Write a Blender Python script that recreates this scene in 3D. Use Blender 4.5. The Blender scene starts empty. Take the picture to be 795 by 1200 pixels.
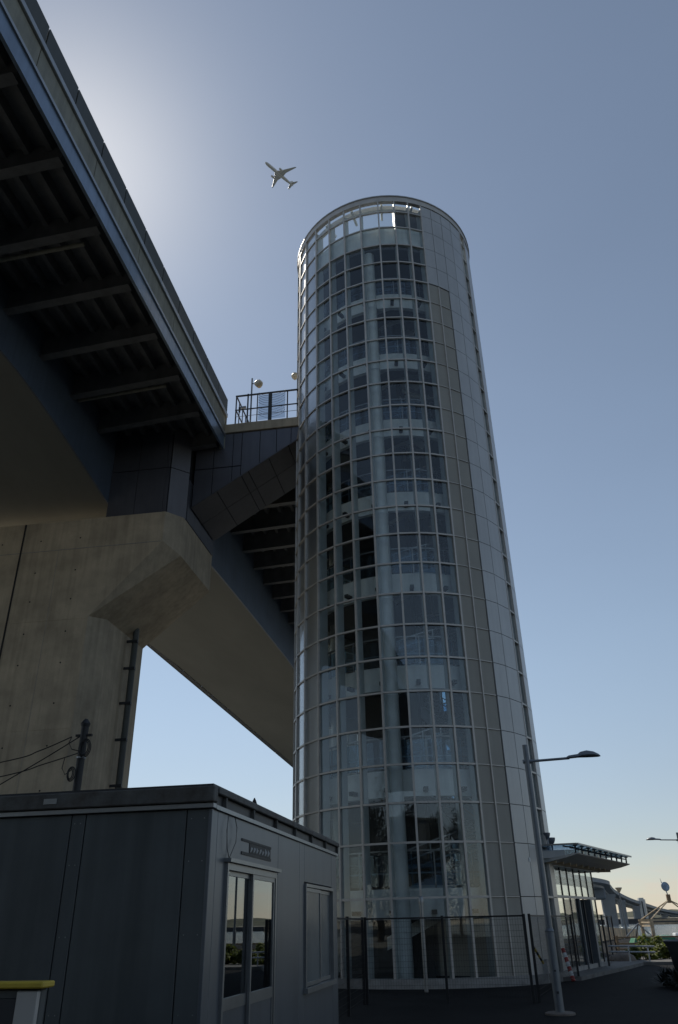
import bpy, bmesh, math, random
from mathutils import Vector, Matrix, noise
random.seed(7)
R = math.radians
S = bpy.context.scene
COL = S.collection

# ------------------------------------------------------------------ camera
cam_d = bpy.data.cameras.new('camera')
cam = bpy.data.objects.new('camera', cam_d); COL.objects.link(cam)
cam_d.sensor_fit = 'VERTICAL'; cam_d.sensor_height = 36; cam_d.lens = 26.71
cam_d.clip_start = 0.05; cam_d.clip_end = 20000
MX = Vector((0.98717, 0.09163, 0.13073)); MY = Vector((0.15865, -0.46934, -0.86865)); MZ = Vector((-0.01848, 0.87824, -0.47786))
rot = Matrix((MX, MY, MZ)).to_4x4()
cam.matrix_world = Matrix.Translation((0, 0, 1.6)) @ rot.to_quaternion().to_matrix().to_4x4()
S.camera = cam

# ------------------------------------------------------------------ light
SUN_AZ, SUN_EL = -36.5, 49.8          # azimuth from +Y towards +X, elevation
w = bpy.data.worlds.new('World'); S.world = w; w.use_nodes = True
nt = w.node_tree; bg = nt.nodes['Background']
sky = nt.nodes.new('ShaderNodeTexSky'); sky.sky_type = 'NISHITA'; sky.sun_disc = False
sky.sun_elevation = R(SUN_EL); sky.sun_rotation = R(SUN_AZ)
sky.air_density = 1.0; sky.dust_density = 0.18; sky.ozone_density = 1.5; sky.altitude = 10
hs = nt.nodes.new('ShaderNodeHueSaturation'); hs.inputs['Saturation'].default_value = 0.78
# aureole of the hazy air round the sun, and a hint of thin high haze
geo = nt.nodes.new('ShaderNodeTexCoord'); dp_ = nt.nodes.new('ShaderNodeVectorMath'); dp_.operation = 'DOT_PRODUCT'
nt.links.new(geo.outputs['Generated'], dp_.inputs[0])
dp_.inputs[1].default_value = (math.sin(R(SUN_AZ)) * math.cos(R(SUN_EL)), math.cos(R(SUN_AZ)) * math.cos(R(SUN_EL)), math.sin(R(SUN_EL)))
cl0 = nt.nodes.new('ShaderNodeMath'); cl0.operation = 'MAXIMUM'; cl0.inputs[1].default_value = 0.0; nt.links.new(dp_.outputs['Value'], cl0.inputs[0])
pw_ = nt.nodes.new('ShaderNodeMath'); pw_.operation = 'POWER'; pw_.inputs[1].default_value = 125; nt.links.new(cl0.outputs[0], pw_.inputs[0])
au = nt.nodes.new('ShaderNodeVectorMath'); au.operation = 'SCALE'; au.inputs[0].default_value = (2.7, 2.4, 1.85)
nt.links.new(pw_.outputs[0], au.inputs['Scale'])
hz_ = nt.nodes.new('ShaderNodeTexNoise'); hz_.inputs['Scale'].default_value = 1.6; hz_.inputs['Detail'].default_value = 5
hm = nt.nodes.new('ShaderNodeMapping'); hm.inputs['Scale'].default_value = (1, 1, 2.4); nt.links.new(geo.outputs['Generated'], hm.inputs[0]); nt.links.new(hm.outputs[0], hz_.inputs['Vector'])
hr_ = nt.nodes.new('ShaderNodeMapRange'); hr_.inputs[1].default_value = 0.3; hr_.inputs[2].default_value = 0.7; hr_.inputs[3].default_value = 0.97; hr_.inputs[4].default_value = 1.03
nt.links.new(hz_.outputs['Fac'], hr_.inputs[0])
tn = nt.nodes.new('ShaderNodeVectorMath'); tn.operation = 'MULTIPLY'; tn.inputs[1].default_value = (0.99, 1.015, 0.965)
nt.links.new(sky.outputs[0], tn.inputs[0])
sc_ = nt.nodes.new('ShaderNodeVectorMath'); sc_.operation = 'SCALE'; nt.links.new(tn.outputs[0], sc_.inputs[0]); nt.links.new(hr_.outputs[0], sc_.inputs['Scale'])
nt.links.new(sc_.outputs[0], hs.inputs['Color'])
ad_ = nt.nodes.new('ShaderNodeVectorMath'); ad_.operation = 'ADD'
nt.links.new(hs.outputs[0], ad_.inputs[0]); nt.links.new(au.outputs[0], ad_.inputs[1])
# faint peach clouds low over the horizon
tc = nt.nodes.new('ShaderNodeTexCoord'); sp = nt.nodes.new('ShaderNodeSeparateXYZ')
nt.links.new(tc.outputs['Generated'], sp.inputs[0])
mp = nt.nodes.new('ShaderNodeMapping'); mp.inputs['Scale'].default_value = (9, 9, 46)
nt.links.new(tc.outputs['Generated'], mp.inputs[0])
nz = nt.nodes.new('ShaderNodeTexNoise'); nz.inputs['Scale'].default_value = 2.2; nz.inputs['Detail'].default_value = 6
nt.links.new(mp.outputs[0], nz.inputs['Vector'])
r1 = nt.nodes.new('ShaderNodeMapRange'); r1.inputs[1].default_value = 0.5; r1.inputs[2].default_value = 0.72
nt.links.new(nz.outputs['Fac'], r1.inputs[0])
r2 = nt.nodes.new('ShaderNodeMapRange'); r2.inputs[1].default_value = 0.075; r2.inputs[2].default_value = 0.03
nt.links.new(sp.outputs['Z'], r2.inputs[0])
mu = nt.nodes.new('ShaderNodeMath'); mu.operation = 'MULTIPLY'
nt.links.new(r1.outputs[0], mu.inputs[0]); nt.links.new(r2.outputs[0], mu.inputs[1])
mu2 = nt.nodes.new('ShaderNodeMath'); mu2.operation = 'MULTIPLY'; mu2.inputs[1].default_value = 0.38
nt.links.new(mu.outputs[0], mu2.inputs[0])
mx = nt.nodes.new('ShaderNodeMix'); mx.data_type = 'RGBA'
mx.inputs[7].default_value = (7.2, 5.9, 4.9, 1)
nt.links.new(mu2.outputs[0], mx.inputs[0]); # the lowest few degrees are dulled by haze over the harbour, all round the horizon
hzr = nt.nodes.new('ShaderNodeMapRange'); hzr.inputs[1].default_value = 0.0; hzr.inputs[2].default_value = 0.35; hzr.inputs[3].default_value = 1.0; hzr.inputs[4].default_value = 0.0
hzr.interpolation_type = 'SMOOTHSTEP'
spz = nt.nodes.new('ShaderNodeSeparateXYZ'); nt.links.new(geo.outputs['Generated'], spz.inputs[0]); nt.links.new(spz.outputs['Z'], hzr.inputs[0])
hmx = nt.nodes.new('ShaderNodeMix'); hmx.data_type = 'RGBA'; hmx.inputs[6].default_value = (1, 1, 1, 1); hmx.inputs[7].default_value = (0.80, 0.755, 0.80, 1)
nt.links.new(hzr.outputs[0], hmx.inputs[0])
hmul = nt.nodes.new('ShaderNodeVectorMath'); hmul.operation = 'MULTIPLY'; nt.links.new(ad_.outputs[0], hmul.inputs[0]); nt.links.new(hmx.outputs[2], hmul.inputs[1])
nt.links.new(hmul.outputs[0], mx.inputs[6])
nt.links.new(mx.outputs[2], bg.inputs['Color'])
bg.inputs['Strength'].default_value = 0.102

sl = bpy.data.lights.new('sun', 'SUN'); sun = bpy.data.objects.new('sun', sl); COL.objects.link(sun)
sl.energy = 3.2; sl.angle = R(0.6); sl.color = (1.0, 0.93, 0.82)
sdir = Vector((math.sin(R(SUN_AZ)) * math.cos(R(SUN_EL)), math.cos(R(SUN_AZ)) * math.cos(R(SUN_EL)), math.sin(R(SUN_EL))))
sun.rotation_euler = sdir.to_track_quat('Z', 'Y').to_euler()

S.view_settings.view_transform = 'Standard'; S.view_settings.look = 'None'
S.view_settings.exposure = 0.0; S.view_settings.gamma = 1.0
S.render.engine = 'CYCLES'
S.cycles.transparent_max_bounces = 32; S.cycles.max_bounces = 8
S.cycles.glossy_bounces = 4; S.cycles.diffuse_bounces = 3

# ------------------------------------------------------------------ materials
def mat(name, col, rough=0.6, metal=0.0, var=0.12, scale=3.0, bump=0.0, bscale=40, streak=0.0, spec=0.5, col2=None, stretch=(1, 1, 1)):
    m = bpy.data.materials.new(name); m.use_nodes = True
    n = m.node_tree; b = n.nodes['Principled BSDF']
    b.inputs['Roughness'].default_value = rough; b.inputs['Metallic'].default_value = metal
    b.inputs['Specular IOR Level'].default_value = spec
    t = n.nodes.new('ShaderNodeTexCoord'); mpp = n.nodes.new('ShaderNodeMapping')
    mpp.inputs['Scale'].default_value = stretch
    n.links.new(t.outputs['Object'], mpp.inputs[0])
    no = n.nodes.new('ShaderNodeTexNoise'); no.inputs['Scale'].default_value = scale; no.inputs['Detail'].default_value = 8
    no.inputs['Roughness'].default_value = 0.65
    n.links.new(mpp.outputs[0], no.inputs['Vector'])
    cr = n.nodes.new('ShaderNodeMapRange'); cr.inputs[1].default_value = 0.3; cr.inputs[2].default_value = 0.7
    n.links.new(no.outputs['Fac'], cr.inputs[0])
    mixn = n.nodes.new('ShaderNodeMix'); mixn.data_type = 'RGBA'
    c2 = col2 or tuple(c * (1 - 2 * var) for c in col)
    c1 = tuple(min(1, c * (1 + var)) for c in col)
    mixn.inputs[6].default_value = (*c2, 1); mixn.inputs[7].default_value = (*c1, 1)
    n.links.new(cr.outputs[0], mixn.inputs[0])
    last = mixn.outputs[2]
    if streak:
        m2 = n.nodes.new('ShaderNodeMapping'); m2.inputs['Scale'].default_value = (3.2, 3.2, 0.16)
        n.links.new(t.outputs['Object'], m2.inputs[0])
        n2 = n.nodes.new('ShaderNodeTexNoise'); n2.inputs['Scale'].default_value = 1.6; n2.inputs['Detail'].default_value = 7
        n.links.new(m2.outputs[0], n2.inputs['Vector'])
        c3 = n.nodes.new('ShaderNodeMapRange'); c3.inputs[1].default_value = 0.42; c3.inputs[2].default_value = 0.72
        c3.inputs[3].default_value = 1.0; c3.inputs[4].default_value = 1 - streak
        n.links.new(n2.outputs['Fac'], c3.inputs[0])
        vm = n.nodes.new('ShaderNodeVectorMath'); vm.operation = 'SCALE'
        n.links.new(last, vm.inputs[0]); n.links.new(c3.outputs[0], vm.inputs['Scale'])
        last = vm.outputs[0]
    n.links.new(last, b.inputs['Base Color'])
    rr = n.nodes.new('ShaderNodeMapRange'); rr.inputs[3].default_value = max(0.02, rough * 0.85); rr.inputs[4].default_value = min(1, rough * 1.15)
    n.links.new(no.outputs['Fac'], rr.inputs[0]); n.links.new(rr.outputs[0], b.inputs['Roughness'])
    if bump:
        n3 = n.nodes.new('ShaderNodeTexNoise'); n3.inputs['Scale'].default_value = bscale; n3.inputs['Detail'].default_value = 6
        n.links.new(t.outputs['Object'], n3.inputs['Vector'])
        bp = n.nodes.new('ShaderNodeBump'); bp.inputs['Strength'].default_value = bump; bp.inputs['Distance'].default_value = 0.02
        n.links.new(n3.outputs['Fac'], bp.inputs['Height']); n.links.new(bp.outputs[0], b.inputs['Normal'])
    return m

def glass(name, tint, ior=1.5, rough=0.0, wobble=0.0, add=0.0, haze=0.0):
    m = bpy.data.materials.new(name); m.use_nodes = True
    n = m.node_tree; n.nodes.remove(n.nodes['Principled BSDF'])
    out = n.nodes['Material Output']
    tr = n.nodes.new('ShaderNodeBsdfTransparent'); tr.inputs[0].default_value = (*tint, 1)
    gl = n.nodes.new('ShaderNodeBsdfGlossy'); gl.inputs['Roughness'].default_value = rough
    gl.inputs[0].default_value = (0.92, 0.97, 1.0, 1)
    # Schlick reflectance, the same from either side of the sheet
    fr = n.nodes.new('ShaderNodeLayerWeight'); fr.inputs[0].default_value = 0.5
    pw = n.nodes.new('ShaderNodeMath'); pw.operation = 'POWER'; pw.inputs[1].default_value = 5
    n.links.new(fr.outputs['Facing'], pw.inputs[0])
    f0 = ((ior - 1) / (ior + 1)) ** 2 + add
    ad = n.nodes.new('ShaderNodeMath'); ad.operation = 'MULTIPLY_ADD'; ad.inputs[1].default_value = 1 - f0; ad.inputs[2].default_value = f0; ad.use_clamp = True
    n.links.new(pw.outputs[0], ad.inputs[0])
    ms = n.nodes.new('ShaderNodeMixShader')
    n.links.new(ad.outputs[0], ms.inputs[0]); n.links.new(tr.outputs[0], ms.inputs[1]); n.links.new(gl.outputs[0], ms.inputs[2])
    if haze:   # rough second gloss lobe, spreads sun glare over the sheet
        g2 = n.nodes.new('ShaderNodeBsdfGlossy'); g2.inputs['Roughness'].default_value = 0.33
        m2 = n.nodes.new('ShaderNodeMixShader'); m2.inputs[0].default_value = haze
        n.links.new(ms.outputs[0], m2.inputs[1]); n.links.new(g2.outputs[0], m2.inputs[2]); ms = m2
    n.links.new(ms.outputs[0], out.inputs[0])
    if wobble:
        t = n.nodes.new('ShaderNodeTexCoord')
        n3 = n.nodes.new('ShaderNodeTexNoise'); n3.inputs['Scale'].default_value = 0.8; n3.inputs['Detail'].default_value = 1
        n.links.new(t.outputs['Object'], n3.inputs['Vector'])
        bp = n.nodes.new('ShaderNodeBump'); bp.inputs['Strength'].default_value = 1.0; bp.inputs['Distance'].default_value = wobble
        n.links.new(n3.outputs['Fac'], bp.inputs['Height'])
        n.links.new(bp.outputs[0], gl.inputs['Normal'])
    return m

M = {}
M['asphalt'] = mat('asphalt', (0.02, 0.02, 0.02), 0.95, var=0.25, scale=0.6, bump=0.5, bscale=90, spec=0.12)
M['concrete'] = mat('concrete', (0.49, 0.41, 0.30), 0.85, var=0.16, scale=0.7, bump=0.35, bscale=25, streak=0.2)
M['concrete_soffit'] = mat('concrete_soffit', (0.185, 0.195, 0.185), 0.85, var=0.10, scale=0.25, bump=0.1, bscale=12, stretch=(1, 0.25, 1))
M['bounce'] = mat('bounce_sheet_pale', (0.25, 0.235, 0.20), 0.9, var=0.15, scale=0.6, bump=0.2)  # pale tone set for the light it throws back up
M['patch'] = mat('asphalt_patch', (0.034, 0.034, 0.035), 0.95, var=0.3, scale=2, bump=0.5, bscale=60, spec=0.12)
M['paving'] = mat('paving', (0.16, 0.155, 0.145), 0.9, var=0.2, scale=3, bump=0.3)
M['kerb'] = mat('kerb', (0.34, 0.33, 0.31), 0.85, var=0.15, scale=4, bump=0.3)
M['bluesteel'] = mat('blue_steel', (0.10, 0.13, 0.175), 0.42, var=0.10, scale=0.8, streak=0.15, spec=0.5)
M['underdeck'] = mat('underdeck_steel', (0.16, 0.165, 0.17), 0.55, var=0.15, scale=1.2, streak=0.15)
M['fasciablue'] = mat('fascia_blue', (0.24, 0.31, 0.40), 0.3, metal=0.5, var=0.12, scale=0.7, streak=0.2)
M['fasciaolive'] = mat('fascia_olive', (0.30, 0.29, 0.23), 0.6, var=0.12, scale=1, streak=0.25)
M['barrier'] = mat('barrier_panel', (0.085, 0.09, 0.082), 0.6, var=0.1, scale=1.5, streak=0.1)
M['steelpale'] = mat('pale_rail_steel', (0.42, 0.44, 0.46), 0.38, metal=0.4, var=0.08, scale=2)
M['clad'] = mat('clad_panel', (0.125, 0.128, 0.15), 0.42, metal=0.35, var=0.07, scale=0.8, streak=0.08)
M['cladwarm'] = mat('clad_panel_warm', (0.17, 0.165, 0.175), 0.45, metal=0.35, var=0.07, scale=0.8, streak=0.08)
M['joint'] = mat('joint_dark', (0.02, 0.02, 0.022), 0.8)
M['mullion'] = mat('mullion_steel', (0.56, 0.53, 0.49), 0.45, metal=0.3, var=0.08, scale=3)
M['fin'] = mat('fin_white', (0.50, 0.535, 0.535), 0.5, var=0.06, scale=2)
M['white'] = mat('white_paint', (0.86, 0.88, 0.86), 0.5, var=0.06, scale=2, streak=0.12)
M['dark'] = mat('dark_steel', (0.03, 0.032, 0.036), 0.5, var=0.1)
M['core'] = mat('core_wall', (0.09, 0.094, 0.10), 0.7, var=0.1, scale=0.8)
M['coredark'] = mat('core_dark', (0.045, 0.048, 0.055), 0.5, var=0.15, scale=0.8)
M['panel'] = mat('metal_panel', (0.52, 0.52, 0.51), 0.36, metal=0.3, var=0.05, scale=0.5, streak=0.08)
M['mesh'] = mat('perforated_panel', (0.35, 0.335, 0.295), 0.55, metal=0.1, var=0.06, scale=0.6, streak=0.06)
M['glass'] = glass('tower_glass', (0.935, 0.96, 0.96), 1.5, 0.0, wobble=0.004, add=0.008, haze=0.006)
M['edgeglass'] = glass('tower_glass_glare', (0.88, 0.91, 0.91), 1.5, 0.0, wobble=0.004, add=0.01, haze=0.45)  # same glass with strong gloss haze added, imitates sun glare on the left flank
M['blueglass'] = glass('balustrade_glass', (0.52, 0.66, 0.76), 1.5)
M['darkglass'] = glass('shed_glass', (0.42, 0.44, 0.45), 1.6, add=0.12)
M['shed'] = mat('shed_panel', (0.10, 0.112, 0.115), 0.5, metal=0.1, var=0.10, scale=1.1, streak=0.30, bump=0.12, bscale=2.2)
M['shedgloss'] = mat('shed_panel_gloss', (0.15, 0.166, 0.185), 0.36, metal=0.35, var=0.06, scale=1.2, streak=0.12)
M['alu'] = mat('aluminium', (0.30, 0.31, 0.315), 0.35, metal=0.7, var=0.08, scale=4)
M['rust'] = mat('rusty_edge', (0.115, 0.12, 0.115), 0.7, var=0.35, scale=3, bump=0.2, col2=(0.06, 0.045, 0.035), streak=0.3)
M['yellow'] = mat('yellow_paint', (0.60, 0.44, 0.05), 0.5, var=0.1, scale=6)
M['red'] = mat('red_paint', (0.45, 0.05, 0.04), 0.5)
M['black'] = mat('black', (0.012, 0.012, 0.013), 0.55)
M['lamp'] = mat('lamp_post_steel', (0.20, 0.22, 0.24), 0.45, metal=0.5, var=0.08, scale=5)
M['lens'] = mat('lamp_lens', (0.72, 0.62, 0.46), 0.3)
M['plane'] = mat('aircraft_white', (0.72, 0.70, 0.67), 0.4, var=0.05, scale=0.1)
M['wood'] = mat('timber', (0.32, 0.22, 0.13), 0.75, var=0.25, scale=3, stretch=(1, 1, 6))
M['woodpale'] = mat('pale_timber', (0.62, 0.49, 0.33), 0.7, var=0.2, scale=2)
M['green'] = mat('green_tarp', (0.05, 0.22, 0.12), 0.6, var=0.15, scale=3)
M['leaf'] = mat('leaf', (0.13, 0.16, 0.03), 0.6, var=0.4, scale=2)
_n = M['leaf'].node_tree; _b = _n.nodes['Principled BSDF']; _t = _n.nodes.new('ShaderNodeBsdfTranslucent'); _m = _n.nodes.new('ShaderNodeMixShader')
_t.inputs[0].default_value = (0.22, 0.26, 0.04, 1); _m.inputs[0].default_value = 0.45
_n.links.new(_b.outputs[0], _m.inputs[1]); _n.links.new(_t.outputs[0], _m.inputs[2]); _n.links.new(_m.outputs[0], _n.nodes['Material Output'].inputs[0])
M['leafdark'] = mat('leaf_dark', (0.014, 0.02, 0.009), 0.6, var=0.4, scale=2)
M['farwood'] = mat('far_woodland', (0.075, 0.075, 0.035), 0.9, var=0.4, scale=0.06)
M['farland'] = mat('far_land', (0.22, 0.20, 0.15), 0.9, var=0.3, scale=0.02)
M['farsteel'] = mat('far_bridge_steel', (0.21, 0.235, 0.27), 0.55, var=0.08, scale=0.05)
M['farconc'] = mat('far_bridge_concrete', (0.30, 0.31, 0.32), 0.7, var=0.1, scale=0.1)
M['bark'] = mat('bark', (0.09, 0.065, 0.045), 0.9, var=0.3, scale=6)
M['stone'] = mat('stone', (0.20, 0.17, 0.145), 0.9, var=0.25, scale=3, bump=0.5, bscale=8)
M['frosted'] = mat('frosted_glass', (0.16, 0.18, 0.185), 0.22, var=0.15, scale=1.2)
M['blind'] = mat('blind', (0.55, 0.57, 0.57), 0.7)
M['signblue'] = mat('disc_blue', (0.30, 0.42, 0.55), 0.35, var=0.3, scale=3)

wm = bpy.data.materials.new('water'); wm.use_nodes = True
b = wm.node_tree.nodes['Principled BSDF']; b.inputs['Base Color'].default_value = (0.05, 0.075, 0.09, 1); b.inputs['Roughness'].default_value = 0.12
t = wm.node_tree.nodes.new('ShaderNodeTexCoord'); n3 = wm.node_tree.nodes.new('ShaderNodeTexNoise')
n3.inputs['Scale'].default_value = 0.45; n3.inputs['Detail'].default_value = 8; n3.inputs['Roughness'].default_value = 0.7
bp = wm.node_tree.nodes.new('ShaderNodeBump'); bp.inputs['Strength'].default_value = 1; bp.inputs['Distance'].default_value = 2.2
wm.node_tree.links.new(t.outputs['Object'], n3.inputs['Vector']); wm.node_tree.links.new(n3.outputs['Fac'], bp.inputs['Height'])
wm.node_tree.links.new(bp.outputs[0], b.inputs['Normal']); M['water'] = wm

# ------------------------------------------------------------------ mesh helpers
class MB:
    def __init__(s): s.v = []; s.f = []
    def add(s, vs, fs):
        o = len(s.v); s.v += [tuple(p) for p in vs]; s.f += [tuple(i + o for i in f) for f in fs]; return s
    def box(s, x0, x1, y0, y1, z0, z1):
        return s.hexa([(x0, y0, z0), (x1, y0, z0), (x1, y1, z0), (x0, y1, z0)], [(x0, y0, z1), (x1, y0, z1), (x1, y1, z1), (x0, y1, z1)])
    def hexa(s, bot, top):
        n = len(bot)
        return s.add(list(bot) + list(top), [tuple(range(n - 1, -1, -1)), tuple(range(n, 2 * n))] + [(i, (i + 1) % n, n + (i + 1) % n, n + i) for i in range(n)])
    def prism(s, poly, z0, z1):
        return s.hexa([(x, y, z0) for x, y in poly], [(x, y, z1) for x, y in poly])
    def obox(s, c, ax, ay, az):          # half-extent vectors
        c = Vector(c); ax = Vector(ax); ay = Vector(ay); az = Vector(az)
        return s.hexa([c - ax - ay - az, c + ax - ay - az, c + ax + ay - az, c - ax + ay - az], [c - ax - ay + az, c + ax - ay + az, c + ax + ay + az, c - ax + ay + az])
    def beam(s, p, q, w_, h_, up=(0, 0, 1)):
        p = Vector(p); q = Vector(q); d = (q - p).normalized(); u = Vector(up)
        if abs(d.dot(u)) > 0.98: u = Vector((0, 1, 0))
        a = d.cross(u).normalized(); u = a.cross(d).normalized()
        return s.obox((p + q) / 2, (q - p) / 2, a * w_ / 2, u * h_ / 2)
    def tube(s, pts, r, n=8, r2=None):
        pts = [Vector(p) for p in pts]; r2 = r if r2 is None else r2
        vs = []; m = len(pts)
        for i, p in enumerate(pts):
            d = (pts[min(i + 1, m - 1)] - pts[max(i - 1, 0)]).normalized()
            u = Vector((0, 0, 1)) if abs(d.z) < 0.9 else Vector((0, 1, 0))
            a = d.cross(u).normalized(); b_ = a.cross(d)
            rr = r + (r2 - r) * i / max(1, m - 1)
            for k in range(n):
                t_ = 2 * math.pi * k / n; vs.append(p + (a * math.cos(t_) + b_ * math.sin(t_)) * rr)
        fs = [tuple(range(n))[::-1], tuple(range((m - 1) * n, m * n))]
        for i in range(m - 1):
            for k in range(n): fs.append((i * n + k, i * n + (k + 1) % n, (i + 1) * n + (k + 1) % n, (i + 1) * n + k))
        return s.add(vs, fs)
    def lathe(s, prof, c=(0, 0, 0), n=20, axis=None):
        mt = Vector(axis).to_track_quat('Z', 'Y').to_matrix() if axis else Matrix.Identity(3)
        vs = [Vector(c) + mt @ Vector((r * math.cos(2 * math.pi * k / n), r * math.sin(2 * math.pi * k / n), z)) for r, z in prof for k in range(n)]
        fs = [(i * n + k, i * n + (k + 1) % n, (i + 1) * n + (k + 1) % n, (i + 1) * n + k) for i in range(len(prof) - 1) for k in range(n)]
        fs += [tuple(range(n))[::-1], tuple(range((len(prof) - 1) * n, len(prof) * n))]
        return s.add(vs, fs)
    def arc(s, cx, cy, r0, r1, z0, z1, a0, a1, n, dz=0.0):   # annular sector, angle phi: 0 = towards -Y, + towards +X ; dz = rise over the arc
        vs = []; 
        for i in range(n + 1):
            a = R(a0 + (a1 - a0) * i / n); e = dz * i / n
            for r_, z in ((r0, z0), (r1, z0), (r1, z1), (r0, z1)):
                vs.append((cx + r_ * math.sin(a), cy - r_ * math.cos(a), z + e))
        fs = [(i * 4 + k, i * 4 + (k + 1) % 4, i * 4 + 4 + (k + 1) % 4, i * 4 + 4 + k) for i in range(n) for k in range(4)]
        if abs(a1 - a0) < 359.9: fs += [(0, 1, 2, 3), (n * 4 + 3, n * 4 + 2, n * 4 + 1, n * 4)]
        return s.add(vs, fs)
    def build(s, name, m, parent=None, smooth=False, bevel=0.0, clean=True, **kw):
        me = bpy.data.meshes.new(name); me.from_pydata(s.v, [], s.f)
        if clean:
            bm = bmesh.new(); bm.from_mesh(me); bmesh.ops.recalc_face_normals(bm, faces=bm.faces)
            if bevel: bmesh.ops.bevel(bm, geom=list(bm.edges), offset=bevel, segments=1, affect='EDGES', clamp_overlap=True)
            bm.to_mesh(me); bm.free()
        me.materials.append(M[m] if isinstance(m, str) else m)
        if smooth:
            for p in me.polygons: p.use_smooth = True
            me.set_sharp_from_angle(angle=R(35))
        o = bpy.data.objects.new(name, me); COL.objects.link(o)
        if parent is not None: o.parent = parent
        for k, v in kw.items(): o[k] = v
        return o

def thing(name, label, cat, loc=(0, 0, 0), group=None):
    o = bpy.data.objects.new(name, None); COL.objects.link(o); o.location = loc
    o.empty_display_size = 0.3
    o['label'] = label; o['category'] = cat
    if group: o['group'] = group
    return o
class Rel:       # builds in world coordinates, parented below a thing standing somewhere
    pass
def attach(o, root):   # parent keeping world position (root is never rotated)
    o.parent = root; o.matrix_parent_inverse = Matrix.Translation(-root.location)
    return o
def copy_tree(o, loc, parent=None):
    c = o.copy(); COL.objects.link(c)
    if parent is None: c.location = loc
    else: c.parent = parent
    for ch in list(o.children): copy_tree(ch, None, c)
    return c
def mark(o, label, cat, group=None):
    o['label'] = label; o['category'] = cat
    if group: o['group'] = group
    return o

# ================================================================== SETTING
MB().prism([(-500, -400), (60, -400), (60, 40), (34, 96), (-500, 96)], -3.0, 0.0).build('ground', 'asphalt', kind='structure')
MB().add([(-9000, 40, -1.6), (9000, 40, -1.6), (9000, 9000, -1.6), (-9000, 9000, -1.6)], [(0, 1, 2, 3)]).build('water', 'water', kind='structure')
MB().add([(60.5, -9000, -1.6), (9000, -9000, -1.6), (9000, 40, -1.6), (60.5, 40, -1.6)], [(0, 1, 2, 3)]).build('water', 'water', kind='structure')
MB().add([(-9000, -9000, -0.02), (60.5, -9000, -0.02), (60.5, -399, -0.02), (-9000, -399, -0.02)], [(0, 1, 2, 3)]).build('ground', 'farland', kind='structure')
MB().prism([(-120, -60), (-7.0, -60), (-7.0, 3), (-10.2, 3.2), (-10.2, 15.5), (-7.5, 16), (-7.5, 92), (-120, 92)], -0.05, 0.006).build('bounce_sheet', 'bounce', kind='structure')  # unseen pale sheet, added to bounce warm sun onto pier and soffit
pc = MB().prism([(-1.6, 11.2), (1.9, 11.0), (2.0, 14.6), (-1.5, 14.9)], -0.05, 0.004)
pc.build('asphalt_patch', 'patch', kind='structure')
# footpath apron along the entrance pavilion, a kerb step above the asphalt
apron = [(1.6, 27.2), (2.94, 27.7), (5.05, 32.9), (6.3, 36.2), (16, 36.6), (16, 41), (3.5, 41), (1.6, 33)]
MB().prism(apron, -0.1, 0.11).build('pavement', 'paving', kind='structure')
# far shore with a low wooded ridge
def ridge(y0, x0, x1, h, name, m, seed, dy=260):
    mb = MB(); nx = 260; ny = 8
    vs = []
    for j in range(ny + 1):
        for i in range(nx + 1):
            x = x0 + (x1 - x0) * i / nx; u = j / ny
            e = math.sin(u * math.pi * 0.5)
            hh = h * e * (0.75 + 0.35 * noise.noise(Vector((x * 0.004, seed, u))) + 0.28 * noise.noise(Vector((x * 0.03, seed + 3, u * 3))) + 0.16 * noise.noise(Vector((x * 0.12, seed + 7, u * 6))))
            vs.append((x, y0 + dy * u, -1.9 + max(0.05, hh) if j else -2.2))
    fs = [(j * (nx + 1) + i, j * (nx + 1) + i + 1, (j + 1) * (nx + 1) + i + 1, (j + 1) * (nx + 1) + i) for j in range(ny) for i in range(nx)]
    mb.add(vs, fs); return mb.build(name, m, kind='structure')
ridge(760, -900, 1500, 6.0, 'far_shore', 'farland', 2.0, 120)
ridge(1000, -1200, 2200, 19, 'hills', 'farwood', 9.0, 300)

# ================================================================== TOWER
TX, TY, TR = -1.785, 29.467, 4.472
RINGS = [0.22, 2.265, 3.76, 4.90, 6.05, 7.21, 8.37, 9.53, 10.70, 11.87, 13.04, 14.22, 15.38, 16.54, 17.72, 18.88, 20.04, 21.21, 22.38, 23.55, 24.71, 25.83, 26.96, 28.05, 29.16, 30.30, 31.34, 32.0]
TOP = 32.4
PH = [-90, -77, -65.5, -54, -42, -30.1, -19.2, -8.4, 2.7, 12.5, 21.1, 29.5, 36.4, 44.2, 52.6, 63.5, 70.5, 82, 92]
PH += [102, 112, 122, 132, 142, 152, 161, 165.5]
k = 175
while k < 265: PH.append(k); k += 10
tower = thing('elevator_tower', 'tall round glazed lift tower with steel mullions and stairs inside, beside the viaduct', 'tower', (TX, TY, 0))
def P(r_, a, z): return Vector((r_ * math.sin(R(a)), -r_ * math.cos(R(a)), z))
def pane_mb(a0, a1, z0, z1, r_, th, gap=0.0):
    p0 = P(r_, a0, 0); p1 = P(r_, a1, 0); d = (p1 - p0).normalized(); nn = Vector((d.y, -d.x, 0))
    if nn.dot(p0) < 0: nn = -nn
    p0 += d * gap; p1 -= d * gap
    c = (p0 + p1) / 2; c.z = (z0 + z1) / 2
    return MB().obox(c, (p1 - p0) / 2, nn * th / 2, (0, 0, (z1 - z0) / 2 - gap))
def kind_of(a, z):
    if 29.4 < a < 44.1: return 'mesh' if z < 26.9 else 'panel'
    if 44.1 < a < 63.4: return 'panel'
    if 63.4 < a < 70.4: return 'glass'
    if 70.4 < a < 161 or 165.6 < a < 200 or (160 < a < 166 and not 3 < z < 13): return 'panel'
    return 'glass'
back = MB(); backp = MB(); N = len(PH)
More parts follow.
